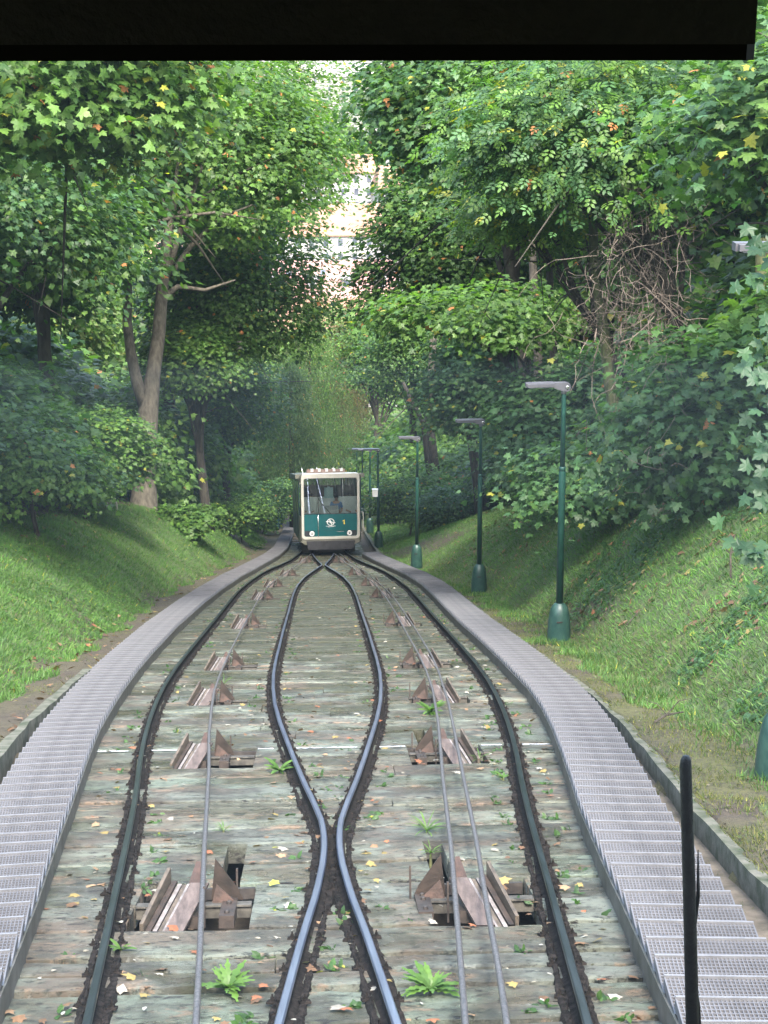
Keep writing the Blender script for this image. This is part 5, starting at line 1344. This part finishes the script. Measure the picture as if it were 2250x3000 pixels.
# ------------------------------------------------------------------ the town far below
def house(label, cx, cy, wd, dp, z_eave, z_ridge, wall, roof, wins=(5, 3), dormers=0, rot=0.0, sky=0, cat='house', name='town_house', chim=1):
    z0 = float(zb(np.array(cy)))-3; t = thing(name, label, cat, (cx, cy, z0), (0, 0, rot)); ze, zr = z_eave-z0, z_ridge-z0
    m = MB(); m.box(-wd/2, wd/2, 0, dp, 0, ze); m.build('wall', M[wall], t)
    m = MB(); o_ = .4
    V = [(-wd/2-o_, -o_, ze-.1), (wd/2+o_, -o_, ze-.1), (wd/2+o_, dp+o_, ze-.1), (-wd/2-o_, dp+o_, ze-.1), (-wd/2+.5, dp/2, zr), (wd/2-.5, dp/2, zr)]
    V += [(x, y, z-.25) for x, y, z in V[:4]]
    m.add(V, [(0, 1, 5, 4), (1, 2, 5), (2, 3, 4, 5), (3, 0, 4), (6, 7, 1, 0), (7, 8, 2, 1), (8, 9, 3, 2), (9, 6, 0, 3), (9, 8, 7, 6)])
    rf = m.build('roof', M[roof], t)
    nx, nz = wins
    for i in range(nx):
        for j in range(nz):
            x = -wd/2+wd*(i+.5)/nx; z = ze-1.6-3.0*j
            if z < 2: continue
            m = MB(); m.box(x-.62, x+.62, -.06, -.005, z-.95, z+.85); fr = m.build('window', M['facade'], t)
            m = MB(); m.box(x-.5, x+.5, -.09, -.065, z-.8, z+.7); m.build('pane', M['pane'], fr)
    sl_ = (zr-ze)/(dp/2)
    for i in range(dormers):
        x = -wd/2+wd*(i+.5)/dormers+.3; y = dp*.14; zz = ze+sl_*y
        m = MB(); m.box(x-.8, x+.8, y-.3, y+2.2, zz-.3, zz+1.3); d = m.build('dormer', M['facade'], t)
        m = MB(); m.prism([(y-.6, zz+1.32), (y+3.2, zz+1.9), (y+3.2, zz+2.05), (y-.6, zz+1.47)], x-1.1, x+1.1, Matrix(((0, 0, 1, 0), (1, 0, 0, 0), (0, 1, 0, 0), (0, 0, 0, 1)))); m.build('dormer_roof', M['roof_grey'], d)
        m = MB(); m.box(x-.45, x+.45, y-.36, y-.31, zz+.0, zz+1.1); m.build('pane', M['pane'], d)
        xs_ = x+1.9; ys = dp*.33; zs = ze+sl_*ys
        m = MB(); mt = Matrix.Translation((xs_, ys, zs)) @ Matrix.Rotation(math.atan(sl_), 4, 'X'); m.box(-.45, .45, -.6, .6, .0, .14, mt); m.build('skylight', M['pane'], rf)
    for i in range(chim):
        x = -wd*.3+i*wd*.35; m = MB(); m.box(x-.4, x+.4, dp*.55, dp*.55+.8, zr-1.2, zr+1.1); m.build('chimney', M['facade_beige'], rf)
house('house with orange tiled roof lowest in the gap of the leaves', .5, 236, 26, 10, -42.3, -37.6, 'facade', 'roof_orange', (8, 3), 0)
house('house with faded red roof and grey dormers in the gap', 1.5, 286, 24, 13, -45.0, -39.4, 'facade', 'roof_pink', (7, 3), 4)
house('white house with wide orange roof in the middle of the gap', 6, 344, 30, 15, -41.5, -35.9, 'facade', 'roof_orange', (10, 4), 0)
house('tall white house standing behind the wide orange roof', 4.5, 392, 18, 14, -33.0, -29.5, 'facade', 'roof_orange', (6, 4), 0)
house('lower house with orange roof right of the tall white one', 21, 380, 14, 12, -35.6, -31.0, 'facade', 'roof_orange', (4, 3), 0, .1)
house('house with red roof left of the gap, mostly behind leaves', -22, 300, 22, 12, -43, -38, 'facade', 'roof_pink', (6, 3), 2, -.1)
house('house with orange roof right of the gap, mostly behind leaves', 34, 310, 22, 12, -43, -38, 'facade', 'roof_orange', (6, 3), 2, .12)
house('long pale building with grey tiles highest in the gap', 12, 610, 70, 26, -18.7, -8, 'facade_beige', 'roof_grey', (14, 3), 0, 0, name='long_building', cat='building', chim=2)
r_ = random.Random(4); src = None
for i, (x, y) in enumerate([(0, 470), (8, 485), (15, 476), (22, 490), (-8, 480), (30, 480), (4, 500)]):
    rr = np.random.default_rng(3)
    if src is None:
        src = thing('park_tree', 'bluish green tree in front of the long pale building', 'tree', (0, 0, 0), group='town trees before the long pale building')
        (V, F, T), lc = crown_arrays(rr, (5, 5, 6), 7000, .6, QUAD, PAL_BLUE+PAL_LIGHT, K=16, cs=.8, per=20); mesh_obj('crown', V+np.array([0, 0, 16]), F, M['leaf'], src, False, T)
        mb = MB(); mb.tube([(0, 0, 0), (0, 0, 12), (0, 0, 16)], [.4, .3, .1], 8); mb.build('trunk', M['bark'], src); o = src
    else: o = dup(src)
    z = -29.5-22+r_.uniform(-1, 1); o.location = (x, y, float(zb(np.array(float(y))))); sc = (-29.5-o.location.z)/22+r_.uniform(-.04, .04); o.scale = (sc, sc, sc)
print('leaf tris', LEAFN[0])
